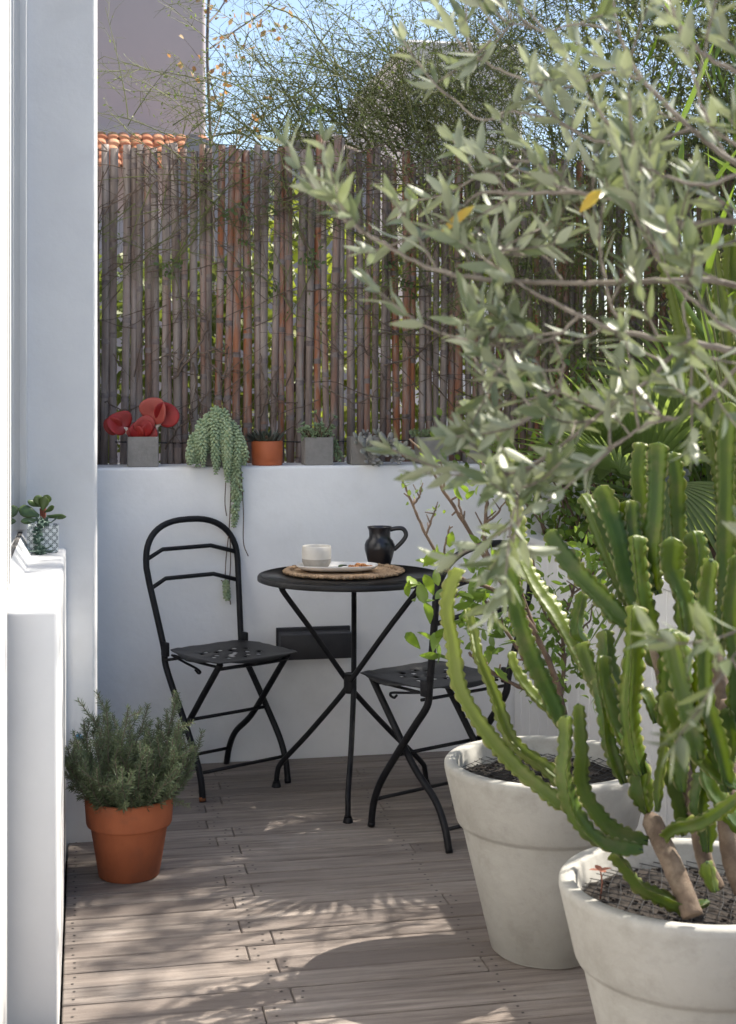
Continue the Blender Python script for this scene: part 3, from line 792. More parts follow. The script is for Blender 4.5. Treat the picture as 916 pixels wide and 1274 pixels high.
for pxs,z0,z1 in (([(905,640),(880,520),(845,400),(824,300),(813,205)],3.6,3.6),([(925,640),(915,520),(898,380),(884,290),(880,215)],3.5,3.5),([(950,640),(930,500),(912,380),(910,290)],3.7,3.7)):
    pts=path(pxs,z0,z1); arm([V((pts[0].x+.05,pts[0].y,.69))]+pts,0,0,.026,.024,.6,4,ct,ctc)
for k in range(9):  # extra stems out of view, added to streak the deck with shade
    X=1.72+1.2*R.random()**1.2; Y=R.uniform(3.15,3.9)
    if X/Y<.56: continue
    hh=R.uniform(1.3,2.75); a=[V((X,Y,.68)),V((X+R.gauss(0,.02),Y+R.gauss(0,.02),.8+(hh-.8)*.5)),V((X+R.gauss(0,.05),Y+R.gauss(0,.05),hh))]
    arm(a,0,0,R.uniform(.012,.022),.014,.1,4,ct,ctc)
m=MB(); sd=at_h(747,1116,.40)-c2; sd.z=.395
m.tube([sd,sd+V((.004,0,.03)),sd+V((.0,.0,.055))],.0015,5)
for a in range(4): m.leaf(sd+V((0,0,.052)),V((math.cos(a*1.6),math.sin(a*1.6),.15)),V((0,0,1)),.022,.013)
m.build('seedling',M['seedling'],ca)

# rosemary
c3=V((.12,3.879,0))
ro=thing('potted_rosemary','bushy green rosemary in a terracotta pot on the deck by the pillar','potted plant',c3)
m=MB(); m.lathe([(0,0),(.074,0),(.081,.004),(.103,.135),(.104,.137),(.112,.139),(.1145,.145),(.1185,.205),(.118,.211),(.113,.213),(.108,.211),(.104,.20),(.101,.15),(0,.15)],56,(0,0,0),wob=.012,seed=5)
m.build('pot',M['terracotta'],ro)
soil_mb(.104,.185,32,.006,3).build('soil',M['soil'],ro)
st=MB(); nd=MB()
for k in range(120):
    a=R.uniform(0,6.28); q=.09*math.sqrt(R.random()); p=V((q*math.cos(a),q*math.sin(a),.19))
    out=V((math.cos(a),math.sin(a),0))
    lean=R.uniform(.15,1.6)*(.45+q/.085*.85)
    Lh=R.uniform(.09,.22)
    if R.random()<.36: lean=R.uniform(.9,1.9); Lh=R.uniform(.12,.24)
    if k==3: out=V((.95,.0,0)); lean=1.0; Lh=.30
    if k==4: out=V((.9,-.3,0)); lean=1.3; Lh=.28
    if k in(5,6): out=V((-.2,.1,0)); lean=.25; Lh=.31
    if k in(7,8): out=V((.3,.1,0)); lean=.35; Lh=.29
    if k in(9,10): out=V((-.9,.1,0)); lean=.6; Lh=.26
    if k==11: out=V((-.5,-.3,0)); lean=.5; Lh=.33
    dirn=(out*lean+V((0,0,1))).normalized(); pts=[p]
    nseg=int(Lh/.006)
    for i in range(nseg):
        dirn=(dirn+V((0,0,.035))*(1 if lean>.8 else .6)+rvec(.05)).normalized(); pts.append(pts[-1]+dirn*.006)
    shoots=[(pts,1.0)]
    for _ in range(R.choice([1,2,3,3])):
        q=R.randrange(len(pts)//4,len(pts)-2); d2=((pts[q+1]-pts[q]).normalized()+rvec(.5)+V((0,0,.15))).normalized(); sp_=[pts[q]]
        for i in range(int(R.uniform(6,15))): d2=(d2+V((0,0,.05))+rvec(.06)).normalized(); sp_.append(sp_[-1]+d2*.006)
        shoots.append((sp_,.85))
    for pts,sc_ in shoots:
        st.tube(pts[::3]+[pts[-1]],.0014*sc_,4)
        tt=R.random()**2*.9; nseg=len(pts)-1
        for i,pp in enumerate(pts):
            if i<3 and R.random()<.5: continue
            f=i/nseg
            dd=(pts[min(i+1,len(pts)-1)]-pts[max(i-1,0)]).normalized(); oo=dd.orthogonal().normalized()
            for j in range(5):
                o_=Matrix.Rotation(j*1.256+i*.9,3,dd)@oo
                nd.needle(pp,dd*(.4+.5*f)+o_*1.0+rvec(.12),R.uniform(.015,.027)*(1-.35*f*f)*sc_,.0024,0,tt*.6+.4*f*R.random())
st.build('stems',M['palewood'],ro); nd.build('foliage',M['rosemary'],ro)

# ------------------------------------------------------------------ row of small pots on the wall
LZ=1.0365
def cube_pot(parent,w,h,mat='cube',dz=0):
    t=.010
    m=MB(); bm=bmesh.new(); bmesh.ops.create_cube(bm,size=1)
    for v in bm.verts: v.co=V((v.co.x*w,v.co.y*w,(v.co.z+.5)*h))
    topf=[f for f in bm.faces if f.normal.z>.9][0]
    r=bmesh.ops.inset_region(bm,faces=[topf],thickness=t)
    bmesh.ops.translate(bm,verts=topf.verts[:],vec=(0,0,-h*.22))
    bmesh.ops.bevel(bm,geom=[e for e in bm.edges if e.calc_length()>h*.5],offset=.0025,segments=2,affect='EDGES')
    m.bm(bm,0,0,False); bm.free()
    m.build('pot',M[mat],parent)
    s=MB(); s.box((-w/2+t+.0005,-w/2+t+.0005,h*.5),(w/2-t-.0005,w/2-t-.0005,h*.82)); s.build('soil',M['soil'],parent)
def spoon(mb,p,d,n,L,W,T,tint=0,mat=0):
    """a thick fleshy leaf"""
    d=V(d).normalized(); n=V(n); n=(n-d*n.dot(d)).normalized(); s=d.cross(n)
    mm=Matrix((s,n,d)).transposed()
    b=len(mb.v); rows=6; k=8
    prof=[(.0,.22),(.2,.5),(.45,.9),(.65,1.0),(.82,.85),(.95,.42),(1.0,.03)]
    for (t,w) in prof:
        for j in range(k):
            a=2*PI*j/k; c=V((math.cos(a)*W*.5*w,math.sin(a)*T*.5*(.4+.6*w)*(1-.2*t)+.12*L*t*t,L*t)); mb.v.append(V(p)+mm@c)
    for i in range(len(prof)-1):
        for j in range(k):
            mb.face([b+i*k+j,b+i*k+(j+1)%k,b+(i+1)*k+(j+1)%k,b+(i+1)*k+j],mat,True,tint+.6*max(0,prof[i][0]-.6))
    mb.face([b+(len(prof)-1)*k+j for j in range(k)],mat,True,tint)
def rosette(mb,c,axis,rad,n,tint=0,W=.45):
    axis=V(axis).normalized(); u=axis.orthogonal().normalized()
    for i in range(n):
        f=i/(n-1); a=i*2.39996; el=1.35*(1-f)+.12
        rr=Matrix.Rotation(a,3,axis)@u
        d=axis*math.sin(el)+rr*math.cos(el); L=rad*(.3+.7*f)
        spoon(mb,V(c)+rr*.002,d,axis*math.cos(el)-rr*math.sin(el),L,L*W,L*.14,tint+R.uniform(0,.15))
YP=5.062
def ledge(px,py=578): 
    p=at_y(px,py,YP); return V((p.x,YP,LZ))
# 1 red paddle plant
p1=ledge(177.5); k1=thing('potted_kalanchoe','red paddle leaved succulent in a grey concrete cube, leftmost on the wall','potted plant',p1)
cube_pot(k1,.106,.108)
sm=MB(); rl=MB()
def paddle(x,y,rp,nrm,tint,from_px):
    c=at_y(x,y,YP-.01)-p1; r=rp/345.; b=at_y(*from_px,YP-.01)-p1
    sm.tube(spline([b,(b+c)/2+V((0,0,.004)),c-(c-b)*.25],4),[.007]*4+[.009]*4+[.006],7)
    dd=(c-b).normalized(); nrm=V(nrm); nrm=(nrm-dd*nrm.dot(dd)).normalized(); s=dd.cross(nrm); mm=Matrix((s,dd,nrm)).transposed()
    n=20; k0=len(rl.v); rings=[(.0,.004),(.45,.006),(.8,.004),(.96,.001),(1.0,-.001),(.96,-.003),(.5,-.003),(0,-.002)]
    for (q,z) in rings:
        for j in range(n):
            a=2*PI*j/n; rr=r*q*(1+.07*math.sin(a*2+rp)+.05*math.sin(a*3+x)); xx_=rr*math.cos(a)*1.08; yy_=rr*math.sin(a)*.98; rl.v.append(c+mm@V((xx_,yy_,z*1.6+.16*r*q*q+.42*xx_*xx_/r+.12*yy_)))
    for i in range(len(rings)-1):
        for j in range(n): rl.face([k0+i*n+j,k0+i*n+(j+1)%n,k0+(i+1)*n+(j+1)%n,k0+(i+1)*n+j],0,True,tint)
paddle(147,528,15,(.35,-1,.3),.05,(170,545)); paddle(141,529,11,(-.5,-1,.1),.15,(168,546))
paddle(193,511,16,(-.25,-1,.35),.55,(186,544)); paddle(206,515,15,(.3,-1,.15),.0,(188,544))
paddle(176,535,13,(-.1,-1,.5),.0,(177,548)); paddle(184,538,11,(.4,-1,.5),.1,(179,548)); paddle(170,538,10,(-.5,-1,.3),.2,(174,548)); paddle(180,529,12,(.1,-.8,.8),.25,(178,546))
sm.build('stalks',M['palestalk'],k1); rl.build('leaves',M['redleaf'],k1)
# 2 burro's tail
p2=ledge(268); k2=thing('potted_burros_tail','hanging pale green burro tail succulent spilling over the white wall','potted plant',p2)
cube_pot(k2,.10,.115)
bs=MB(); bb=MB()
def bead_strand(pts,r=.0105,dens=1.0):
    bs.tube(pts[::2],.0022,5)
    acc=0
    L=[0]
    for a,b in zip(pts[:-1],pts[1:]): L.append(L[-1]+(b-a).length)
    s=0; i=0; row=0
    while s<L[-1]:
        while i<len(L)-2 and L[i+1]<s: i+=1
        p=pts[i].lerp(pts[i+1],(s-L[i])/max(1e-6,L[i+1]-L[i])); t=(pts[i+1]-pts[i]).normalized(); u=t.orthogonal().normalized()
        tap=1-.55*max(0,(s/L[-1]-.8)/.2)
        for j in range(5):
            if R.random()>dens: continue
            o_=Matrix.Rotation(j*1.2566+row*.63,3,t)@u; d_=(o_*1.0+t*.75).normalized()
            mm=d_.to_track_quat('Z','Y').to_matrix()
            bb.blob(p+d_*r*tap,.0052*tap+.0008,.0046*tap+.0008,.0115*tap,0,max(0,min(1,R.gauss(.3,.25))),mm,6,4)
        s+=.0105; row+=1
for k in range(34):
    f=k/33; sx=R.uniform(-1,1); depth=R.uniform(0,1)
    x_end=sx*.098; topz=.205-.09*sx*sx-R.uniform(0,.03)
    yfront=-.075-.035*depth
    zend=topz-R.uniform(.06,.20)-(.09 if abs(sx)<.75 and depth>.35 else 0)
    zend=max(zend,-.095+R.uniform(0,.05)) if abs(sx-.2)<.6 else max(zend,-.0+R.uniform(0,.05))
    if abs(sx)>.8: zend=max(zend,.01)
    pts=spline([V((x_end*.35,.0,.10)),V((x_end*.6,-.02-.02*depth,topz*.93)),V((x_end*.85,yfront*.75,topz-.012)),V((x_end,yfront-.012,topz-.06)),V((x_end+R.uniform(-.008,.008),yfront-.012,zend))],8)
    bead_strand(pts)
def lp(x,y,Y=4.965): return at_y(x,y,Y)-p2
bead_strand(spline([lp(290,560),lp(292,600),lp(293,630),lp(291,657)],8),dens=.8)
bead_strand(spline([lp(296,585),lp(298,605),lp(296,625)],8),dens=.6)
bead_strand(spline([lp(281,722),lp(282,735),lp(283,747)],8),.007,.8)
for pp in ([(288,590),(287,620),(285,660),(281,700),(280,742)],[(299,575),(301,600),(303,640),(303,675),(309,692)],[(281,600),(280,625),(282,642)],[(286,660),(287,700),(285,735),(287,752)],[(275,722),(279,724),(281,726)]):
    bs.tube(spline([lp(*q) for q in pp],5),.0018,5)
bs.build('stems',M['woody'],k2); bb.build('foliage',M['burro'],k2)
# 3 terracotta with haworthia
p3=ledge(332.5); k3=thing('potted_haworthia','dark spiky succulent in a smooth round orange pot on the wall','potted plant',p3)
m=MB(); m.lathe([(0,0),(.052,0),(.055,.003),(.0565,.085),(.055,.087),(.052,.085),(.050,.07),(0,.07)],40); m.build('pot',M['terra_orange'],k3)
m=MB()
for k in range(85):
    a=R.uniform(0,6.28); q=.042*math.sqrt(R.random()); o_=V((math.cos(a),math.sin(a),0)); L=R.uniform(.04,.075)
    m.leaf(o_*q+V((0,0,.07)),o_*(q/.042*.8+R.uniform(-.1,.4))+V((0,0,1)),-o_+V((0,0,.3)),L,.011,0,R.choice([0,0,.2,.5]),4,R.uniform(-.1,.25),.5,.3)
m.build('foliage',M['haworthia'],k3)
# 4 crassula
p4=ledge(394.5); k4=thing('potted_crassula','small leaved green succulent in a grey concrete cube right of the orange pot','potted plant',p4)
cube_pot(k4,.102,.102)
m=MB(); s_=MB()
for k in range(48):
    a=R.uniform(0,6.28); q=.042*math.sqrt(R.random()); o_=V((math.cos(a),math.sin(a),0)); h=R.uniform(.012,.06); b=V((o_.x*q,o_.y*q,.085)); e=b+o_*h*.6+V((0,0,h))
    if k==1: e=b+V((-.05,-.02,.10))
    if k==2: e=b+V((.05,-.02,.085))
    s_.tube([b,e],.002,4)
    rosette(m,e,(e-b)+V((0,-.02,0)),.017,9,R.uniform(0,.5),.55)
for k in range(9):   # a trailing shoot beside the pot
    e=V((.068+R.uniform(-.012,.012),-.02+R.uniform(-.02,.0),.08-.008*k+R.uniform(-.006,.006))); rosette(m,e,(R.uniform(.0,1),-1,.2),.017,8,.1,.55)
s_.tube(spline([V((.03,0,.1)),V((.06,-.01,.105)),V((.07,-.02,.06)),V((.07,-.02,.01))],4),.002,4)
s_.build('stems',M['woody'],k4); m.build('foliage',M['crassula'],k4)
# 5 ghost plant
p5=ledge(452); k5=thing('potted_ghost_plant','grey concrete cube with mauve grey rosettes spilling over its side','potted plant',p5)
cube_pot(k5,.104,.102)
m=MB(); s_=MB()
for (x,y,r,dy) in [(458,558,19,-.075),(460,572,13,-.085),(484,553,18,-.06),(502,561,15,-.06),(476,562,14,-.07),(492,570,12,-.07),(447,548,12,-.05),(456,541,8,-.0),(470,541,9,-.02),(510,568,9,-.05),(468,575,9,-.08)]:
    c=at_y(x,y,YP+dy)-p5; rosette(m,c,(R.uniform(-.3,.3),-1,R.uniform(.2,.6)),r/345.,16,R.uniform(0,.3),.5)
    s_.tube([V((.02,0,.08)),(c+V((.02,0,.09)))/2+V((0,0,.01)),c],.0025,4)
s_.build('stems',M['woody'],k5); m.build('foliage',M['ghost'],k5)
# 6
p6=ledge(537); k6=thing('potted_sedum','grey concrete cube with low green succulent mound, right of the rosettes','potted plant',p6)
cube_pot(k6,.106,.100)
m=MB()
for k in range(30):
    a=R.uniform(0,6.28); q=.046*math.sqrt(R.random()); rosette(m,(q*math.cos(a),q*math.sin(a),.093+R.uniform(0,.025)),(R.uniform(-.5,.5),R.uniform(-1,.0),1),.016,8,R.uniform(.1,.8),.6)
for k in range(5): rosette(m,(-.055-R.uniform(0,.02),-.02,.11+R.uniform(-.01,.01)),(-.6,-.6,.6),.015,8,R.uniform(.1,.5),.6)
m.build('foliage',M['crassula'],k6)
# 7
p7=ledge(594); k7=thing('potted_sprouts','small weathered concrete cube behind palm leaf, rightmost on the wall','potted plant',p7)
cube_pot(k7,.09,.085)
m=MB()
for k in range(14):
    a=R.uniform(0,6.28); q=.03*R.random(); rosette(m,(q*math.cos(a),q*math.sin(a),.08),(R.uniform(-.4,.4),R.uniform(-.8,0),1),.015,8,.2,.6)
m.build('foliage',M['crassula'],k7)
# tile pot on the low wall
pt_=V((-.112,4.075,.853)); kt=thing('patterned_pot','small black and white patterned square pot with fleshy plant on the low wall','potted plant',pt_)
cube_pot(kt,.084,.076,'tilepot')
m=MB(); s_=MB(); tr=MB()
for (x,z,dx,dz,L,W,tn) in [(-.01,.10,-1,.35,.06,.036,0),(-.008,.125,-1,.45,.04,.018,.1),(0,.12,-.2,1,.032,.03,.35),(.006,.13,.3,1,.03,.026,.5),(-.005,.128,-.5,1,.032,.028,.3),(.01,.10,1,-.1,.055,.016,0),(.01,.095,1,.1,.05,.012,0),(0,.115,.1,.9,.04,.03,.3),(.005,.11,.8,.5,.035,.016,.2),(-.012,.09,-.9,-.1,.05,.02,0)]:
    spoon(m,V((x,R.uniform(-.01,.01),z)),(dx,R.uniform(-.35,.1),dz),(0,-1,.4),L,W,.006,tn)
for e in ((0,0,.13),(.006,-.006,.12),(-.006,.004,.12)): s_.tube([(e[0]*.5,e[1],.06),e],.004,6)
tp_=spline([V((.0,-.02,.075)),V((.005,-.046,.085)),V((-.012,-.056,.06)),V((-.01,-.056,.03)),V((-.004,-.06,.008)),V((-.004,-.08,.004))],6)
tr.tube(tp_,.005,6)
for i,q in enumerate(tp_):
    for j in range(3): spoon(tr,q,rvec(.6)+V((0,-.4,0)),(0,-1,.4),.018,.009,.004)
for d_ in ((-1,-.2,-.05),(1,-.3,-.1),(-.9,-.7,-.1),(.9,-.6,-.15),(.6,-.3,.2)): spoon(tr,V((-.004,-.07,.01)),d_,(0,0,1),.04,.008,.004)
for k in range(8): spoon(tr,V((.0+R.uniform(-.02,.025),-.03,.082)),(R.uniform(-1,1.2),-.4,R.uniform(.1,.6)),(0,0,1),.03,.008,.004)
s_.build('stems',M['redstem'],kt); m.build('leaves',M['jade'],kt); tr.build('trailing_shoot',M['trail'],kt)

# ------------------------------------------------------------------ olive tree, foreground right (its pot stands just outside the frame)
co=V((1.10,1.45,0))
ol=thing('olive_tree','grey green olive tree reaching in from the right foreground','tree',co)
big_pot(ol,3)
br=[]
def obranch(pxs,z0,z1,r0,r1,sub=True):
    pts=spline(loc(path(pxs,z0,z1),co),7); pts=[p+rvec(.0007) for p in pts]; n=len(pts)
    m=MB(); m.tube(pts,[.68*r0+.68*(r1-r0)*i/(n-1) for i in range(n)],7); m.build('branch',M['bark'],ol)
    br.append((pts,r0,r1)); return pts
trk=spline([V((0,0,.38)),V((.02,.01,.7)),V((-.02,.02,1.0)),V((-.05,.05,1.25)),V((-.04,.06,1.5)),V((-.08,.08,1.8)),V((-.1,.1,2.1))],6)
m=MB(); m.tube(trk,[.022-.014*i/(len(trk)-1) for i in range(len(trk))],10); m.build('trunk',M['bark'],ol)
OB=[
 ([(1180,520),(1040,462),(916,437),(850,425),(780,414),(720,392),(660,362)],1.62,1.62,.008,.003),
 ([(1170,430),(1040,390),(900,352),(800,350),(700,352),(592,346),(530,332),(482,306),(440,282),(418,262)],1.66,1.68,.0065,.002),
 ([(1170,330),(1040,300),(916,276),(850,278),(790,255),(720,240),(650,241),(600,240),(570,262),(545,280)],1.58,1.72,.0065,.002),
 ([(1160,300),(1050,250),(930,210),(860,160),(800,100),(770,40),(760,-20)],1.60,1.75,.007,.002),
 ([(1150,240),(1050,160),(960,110),(880,70),(840,20),(830,-40)],1.55,1.55,.006,.002),
 ([(720,240),(690,212),(655,200),(620,205),(590,222)],1.70,1.78,.0035,.0015),
 ([(800,100),(760,90),(700,110),(640,95),(600,75),(575,60)],1.72,1.85,.0035,.0015),
 ([(860,160),(800,180),(740,175),(690,150),(640,140),(600,150),(560,120)],1.66,1.8,.004,.0015),
 ([(850,425),(810,470),(760,505),(710,545),(660,580),(620,592),(590,590)],1.64,1.60,.004,.0018),
 ([(720,392),(690,420),(640,432),(590,425),(550,415)],1.62,1.66,.003,.0015),
 ([(780,414),(760,380),(750,330),(742,280),(738,235)],1.66,1.70,.003,.0015),
 ([(1040,390),(940,420),(870,380),(830,340),(800,290)],1.5,1.5,.004,.0016),
 ([(930,440),(880,500),(840,520),(800,530),(760,560)],1.55,1.55,.004,.0016),
  ([(930,210),(880,230),(830,220),(790,200),(760,160)],1.5,1.5,.0035,.0015),
 ([(1050,160),(960,190),(900,170),(870,120),(880,50)],1.45,1.45,.004,.0015),
 ([(850,278),(870,330),(850,380),(870,450)],1.55,1.5,.003,.0015),
 ([(660,580),(640,610),(650,640),(640,665)],1.6,1.6,.002,.0012),
 ([(592,346),(610,320),(640,300),(660,290)],1.68,1.7,.0025,.0012),
 ([(770,40),(720,30),(680,40),(640,30),(610,50)],1.75,1.8,.0025,.0012),
 ([(1180,700),(1080,690),(980,720),(930,790),(905,830)],1.45,1.4,.003,.0012),
 ([(690,420),(700,460),(690,500),(660,520)],1.62,1.6,.0025,.0012),
 ([(900,352),(860,330),(830,300),(810,250)],1.6,1.6,.0025,.0012),
 ([(640,432),(620,460),(600,490),(610,520)],1.63,1.66,.0022,.0012),
 ([(700,352),(680,320),(640,318)],1.68,1.7,.0022,.0012),
]
for b in OB: obranch(*b)
# connect every branch root to the trunk
for i,(pts,r0,r1) in enumerate(list(br)):
    if r0>=.004 and (pts[0].x+co.x)>1.0 or i in (0,1,2,3,4):
        b0=pts[0]; k=min(range(len(trk)),key=lambda q:(trk[q]-b0).length+abs(trk[q].z-(b0.z-.15))*.6)
        m=MB(); m.tube(spline([trk[k],(trk[k]+b0)/2+V((0,0,.01)),b0],5),[r0*1.0,r0*.9,r0*.8,r0*.75]+[r0*.7]*7,7); m.build('branch',M['bark'],ol)
ov=MB(); otw=MB()
def olive_twig(p,d,L,dens=1.0):
    d=d.normalized(); pts=[p]; step=.011; n=int(L/step)
    for i in range(n):
        d=(d+V((0,0,.035))+rvec(.05)).normalized(); pts.append(pts[-1]+d*step)
    if len(pts)<2: return
    otw.tube(pts,[.0017-.0009*i/len(pts) for i in range(len(pts))],4)
    ph=R.uniform(0,3)
    for i in range(1,len(pts)):
        if i%2 and i<len(pts)-2: continue
        t=(pts[i]-pts[i-1]).normalized(); u=t.orthogonal().normalized(); u=Matrix.Rotation(ph+(i//2)*1.57,3,t)@u
        for s in (1,-1):
            if R.random()>.92*dens: continue
            f=i/len(pts)
            dd=t*R.uniform(.7,1.25)+u*s*R.uniform(.6,1.0)+V((0,0,.12))
            ov.leaf(pts[i],dd,t*.8-u*s*.6+rvec(.5),R.uniform(.038,.062)*(1-.3*f),R.uniform(.0092,.0142),0,max(0,min(1,R.gauss(.25,.3))),5,R.uniform(-.2,.3),.28,.5)
    ov.leaf(pts[-1],d,rvec(1),.03,.007,0,.6,4,0,.3)
for (pts,r0,r1) in br:
    n=len(pts); 
    for i in range(3,n):
        p=pts[i]
        w=p+co; l=w.x*CA-w.y*SA; zz=w.x*SA+w.y*CA
        if l/zz>.42: continue
        t=(pts[min(i+1,n-1)]-pts[i-1]).normalized()
        for k in range(1):
            if R.random()<(.165 if r0>.003 else .25)*(.6 if l/zz<.06 else 1):
                d_=t*.55+V((0,0,R.uniform(.1,.75)))+rvec(.42)
                olive_twig(p,d_,R.uniform(.05,.12))
    olive_twig(pts[-1],(pts[-1]-pts[-3]),.10)
b0=len(ov.v); ov.v+=otw.v
for f in otw.f: ov.face([q+b0 for q in f],1,True,0)
ov.build('foliage',[M['olive'],M['bark']],ol)
m=MB()
p=at(590,256,1.68)-co; m.leaf(p,at(537,296,1.68)-co-p+V((0,0,.0)),(0,-1,.6),.053,.012,0,0,5,.1,.2)
p=at(748,236,1.58)-co; m.leaf(p,at(722,262,1.58)-at(748,236,1.58),(0,-1,.6),.035,.013,0,.0,5,.1,.2)
m.build('old_leaves',M['yellowleaf'],ol)

# ------------------------------------------------------------------ fan palm behind the boards
cpx=V((1.98,4.22,.70)); pa=thing('fan_palm','fan palm with pleated sunlit leaves rising behind the white boards','palm',cpx)
def fan(hub,mid,nrm,L,spread,n=26,base=None,droop=.25):
    mid=V(mid).normalized(); nrm=V(nrm); nrm=(nrm-mid*nrm.dot(mid)).normalized(); s=mid.cross(nrm)
    m=MB()
    for i in range(n):
        a=-spread/2+spread*i/(n-1); d=mid*math.cos(a)+s*math.sin(a)
        side=-mid*math.sin(a)+s*math.cos(a)
        Ln=L*(1-.22*(abs(a)/(spread/2))**2)*R.uniform(.93,1.04); W=spread/(n-1)*.98
        b=len(m.v); rows=9
        for q in range(rows+1):
            t=q/rows; r=Ln*t
            wmax=L*.5*W*.5
            hw=min(r*W*.5,wmax)*(1 if t<.5 else max(.02,(1-(t-.5)/.5)**.8))
            dz=droop*L*max(0,t-.35)**2
            c=hub+d*r+V((0,0,-1))*dz
            fold=hw*.75
            m.v+= [c-side*hw-nrm*fold*.5,c+nrm*fold*.5,c+side*hw-nrm*fold*.5]
        for q in range(rows):
            for j in (0,1): m.face([b+q*3+j,b+q*3+j+1,b+q*3+4+j,b+q*3+3+j],0,True,0)
    if base is not None:
        m.tube(spline([base,(base+hub)/2+V((0,0,.04)),hub,hub+mid*.03],5),.008,6)
    m.build('leaf',M['palm'],pa)
def rel(x,y,z): return at(x,y,z)-cpx
pb=V((0,0,.1))
fan(rel(800,600,4.35),rel(735,440,4.15)-rel(800,600,4.35),(-.85,-.6,.15),.52,2.3,28,pb)
fan(rel(850,560,4.3),rel(830,430,4.25)-rel(850,560,4.3),(-.7,-.7,.2),.48,2.4,28,pb,.6)
fan(rel(660,590,4.55),rel(575,500,4.4)-rel(660,590,4.55),(.3,-.6,.7),.36,1.2,18,pb)
fan(rel(770,590,4.2),rel(735,545,4.1)-rel(770,590,4.2),(-.3,-.3,1),.28,2.6,22,pb)
fan(rel(905,480,4.4),rel(930,400,4.4)-rel(905,480,4.4),(.2,-1,.2),.46,2.4,26,pb,.4)
fan(rel(900,650,4.2),rel(960,640,4.1)-rel(900,650,4.2),(.2,-1,.6),.42,2.4,26,pb,.5)
fan(rel(840,690,4.2),rel(800,790,4.05)-rel(840,690,4.2),(-.3,-1,.3),.36,2.2,22,pb,.5)
fan(rel(960,560,4.6),rel(1010,480,4.6)-rel(960,560,4.6),(.2,-1,.2),.5,2.5,26,pb,.4)
fan(rel(835,600,4.15),rel(850,700,3.95)-rel(835,600,4.15),(-.8,-.5,.5),.42,2.2,26,pb,.6)
fan(rel(745,600,4.4),rel(700,520,4.3)-rel(745,600,4.4),(-.7,-.6,.4),.36,2.2,24,pb,.4)
fan(rel(870,520,4.5),rel(850,420,4.45)-rel(870,520,4.5),(-.7,-.7,.1),.46,2.4,28,pb,.4)
m=MB(); m.tube([(0,0,-.05),(0,0,.06),(.01,0,.14)],[.07,.075,.05],12); m.build('trunk',M['woody'],pa)

ps=V((2.55,4.6,.70)); sb=thing('added_shade_shrub','tall narrow leaved shrub added in the far right corner of the white planter to shade the deck','shrub',ps)  # shrub added out of view to shade the deck around the table
lv2=MB(); tw=MB()
for k in range(105):
    d_=rvec(.2)+V((0,0,1.0)); pts=stem0=None
    p=V((R.uniform(.40,1.0),R.uniform(.10,.36),0)); pts=[p]; d_.normalize()
    for i in range(int(R.uniform(14,33))):
        d_=(d_+V((0,0,.05))+rvec(.09)).normalized(); pts.append(pts[-1]+d_*.09)
    tw.tube(pts,[.008-.006*i/len(pts) for i in range(len(pts))],5,0,0,False)
    for q in pts[2:]:
        for j in range(6): lv2.leaf(q+rvec(.05),rvec(.35)+V((0,0,R.choice([1,1,-.8]))),rvec(1),R.uniform(.08,.15),R.uniform(.013,.02),0,R.random()**2*.6,3,.15,.3)

sb2=thing('low_shrub','low leafy green shrub filling the planter below the palm','shrub',(1.95,4.72,.70)); lv3=MB(); tw3=MB()
for k in range(70):
    p=V((R.uniform(-.33,.5),R.uniform(-.2,.22),-.02)); d_=(rvec(.25)+V((0,0,1))).normalized(); pts=[p]
    for i_ in range(int(R.uniform(5,12))): d_=(d_+rvec(.09)).normalized(); pts.append(pts[-1]+d_*.07)
    tw3.tube(pts,[.005-.003*i_/len(pts) for i_ in range(len(pts))],5,0,0,False)
    for q in pts[1:]:
        for j_ in range(6): lv3.leaf(q+rvec(.03),rvec(1)+V((0,0,.3)),rvec(1)+V((0,-.4,1)),R.uniform(.03,.055),R.uniform(.016,.026),0,R.random()**2*.5,3,.2,.3)
tw3.build('branches',M['woody'],sb2); lv3.build('foliage',M['shrubleaf'],sb2)
tw.build('branches',M['woody'],sb); lv2.build('foliage',M['shrubleaf'],sb)

def reeds(x,y,label,n,hs):  # reeds added at the right to cast streaked shade on the deck
    t=thing('shade_reed_clump',label,'grass clump',(x,y,.70),0,'reed clumps added in the white planter to cast streaks')
    m=MB(); st_=MB()
    for k in range(n):
        a=R.uniform(0,6.28); q=.30*math.sqrt(R.random()); h=R.uniform(.55,1.0)*hs; o_=V((math.cos(a),math.sin(a),0))
        pts=[V((o_.x*q,o_.y*q,0))]; d_=(V((0,0,1))+o_*.10+rvec(.05)).normalized()
        for i_ in range(12): d_=(d_+rvec(.02)+o_*.012).normalized(); pts.append(pts[-1]+d_*h/12)
        st_.tube(pts,[.005-.0025*i_/12 for i_ in range(13)],5)
        for p_ in pts[3:]:
            if R.random()<.36: m.leaf(p_,V((0,0,1))+rvec(.35),rvec(1),R.uniform(.15,.32),R.uniform(.012,.02),0,R.random()*.4,5,R.uniform(0,.35),.2)
    st_.build('stem',M['vine'],t); m.build('foliage',M['shrubleaf'],t)
reeds(1.80,3.02,'short stand of bare reeds added at the white board edge to cast deck streaks, nearest to us',16,1.45)
reeds(1.83,3.38,'slim reed stand added at the white board edge to cast deck streaks, second from us',14,1.4)
reeds(2.12,3.42,'tall upright reed clump added in the white planter to cast deck streaks, nearer of the two thick ones',24,1.75)
reeds(2.42,3.90,'tall upright reed clump added in the white planter to cast deck streaks, farther of the two thick ones',34,1.75)
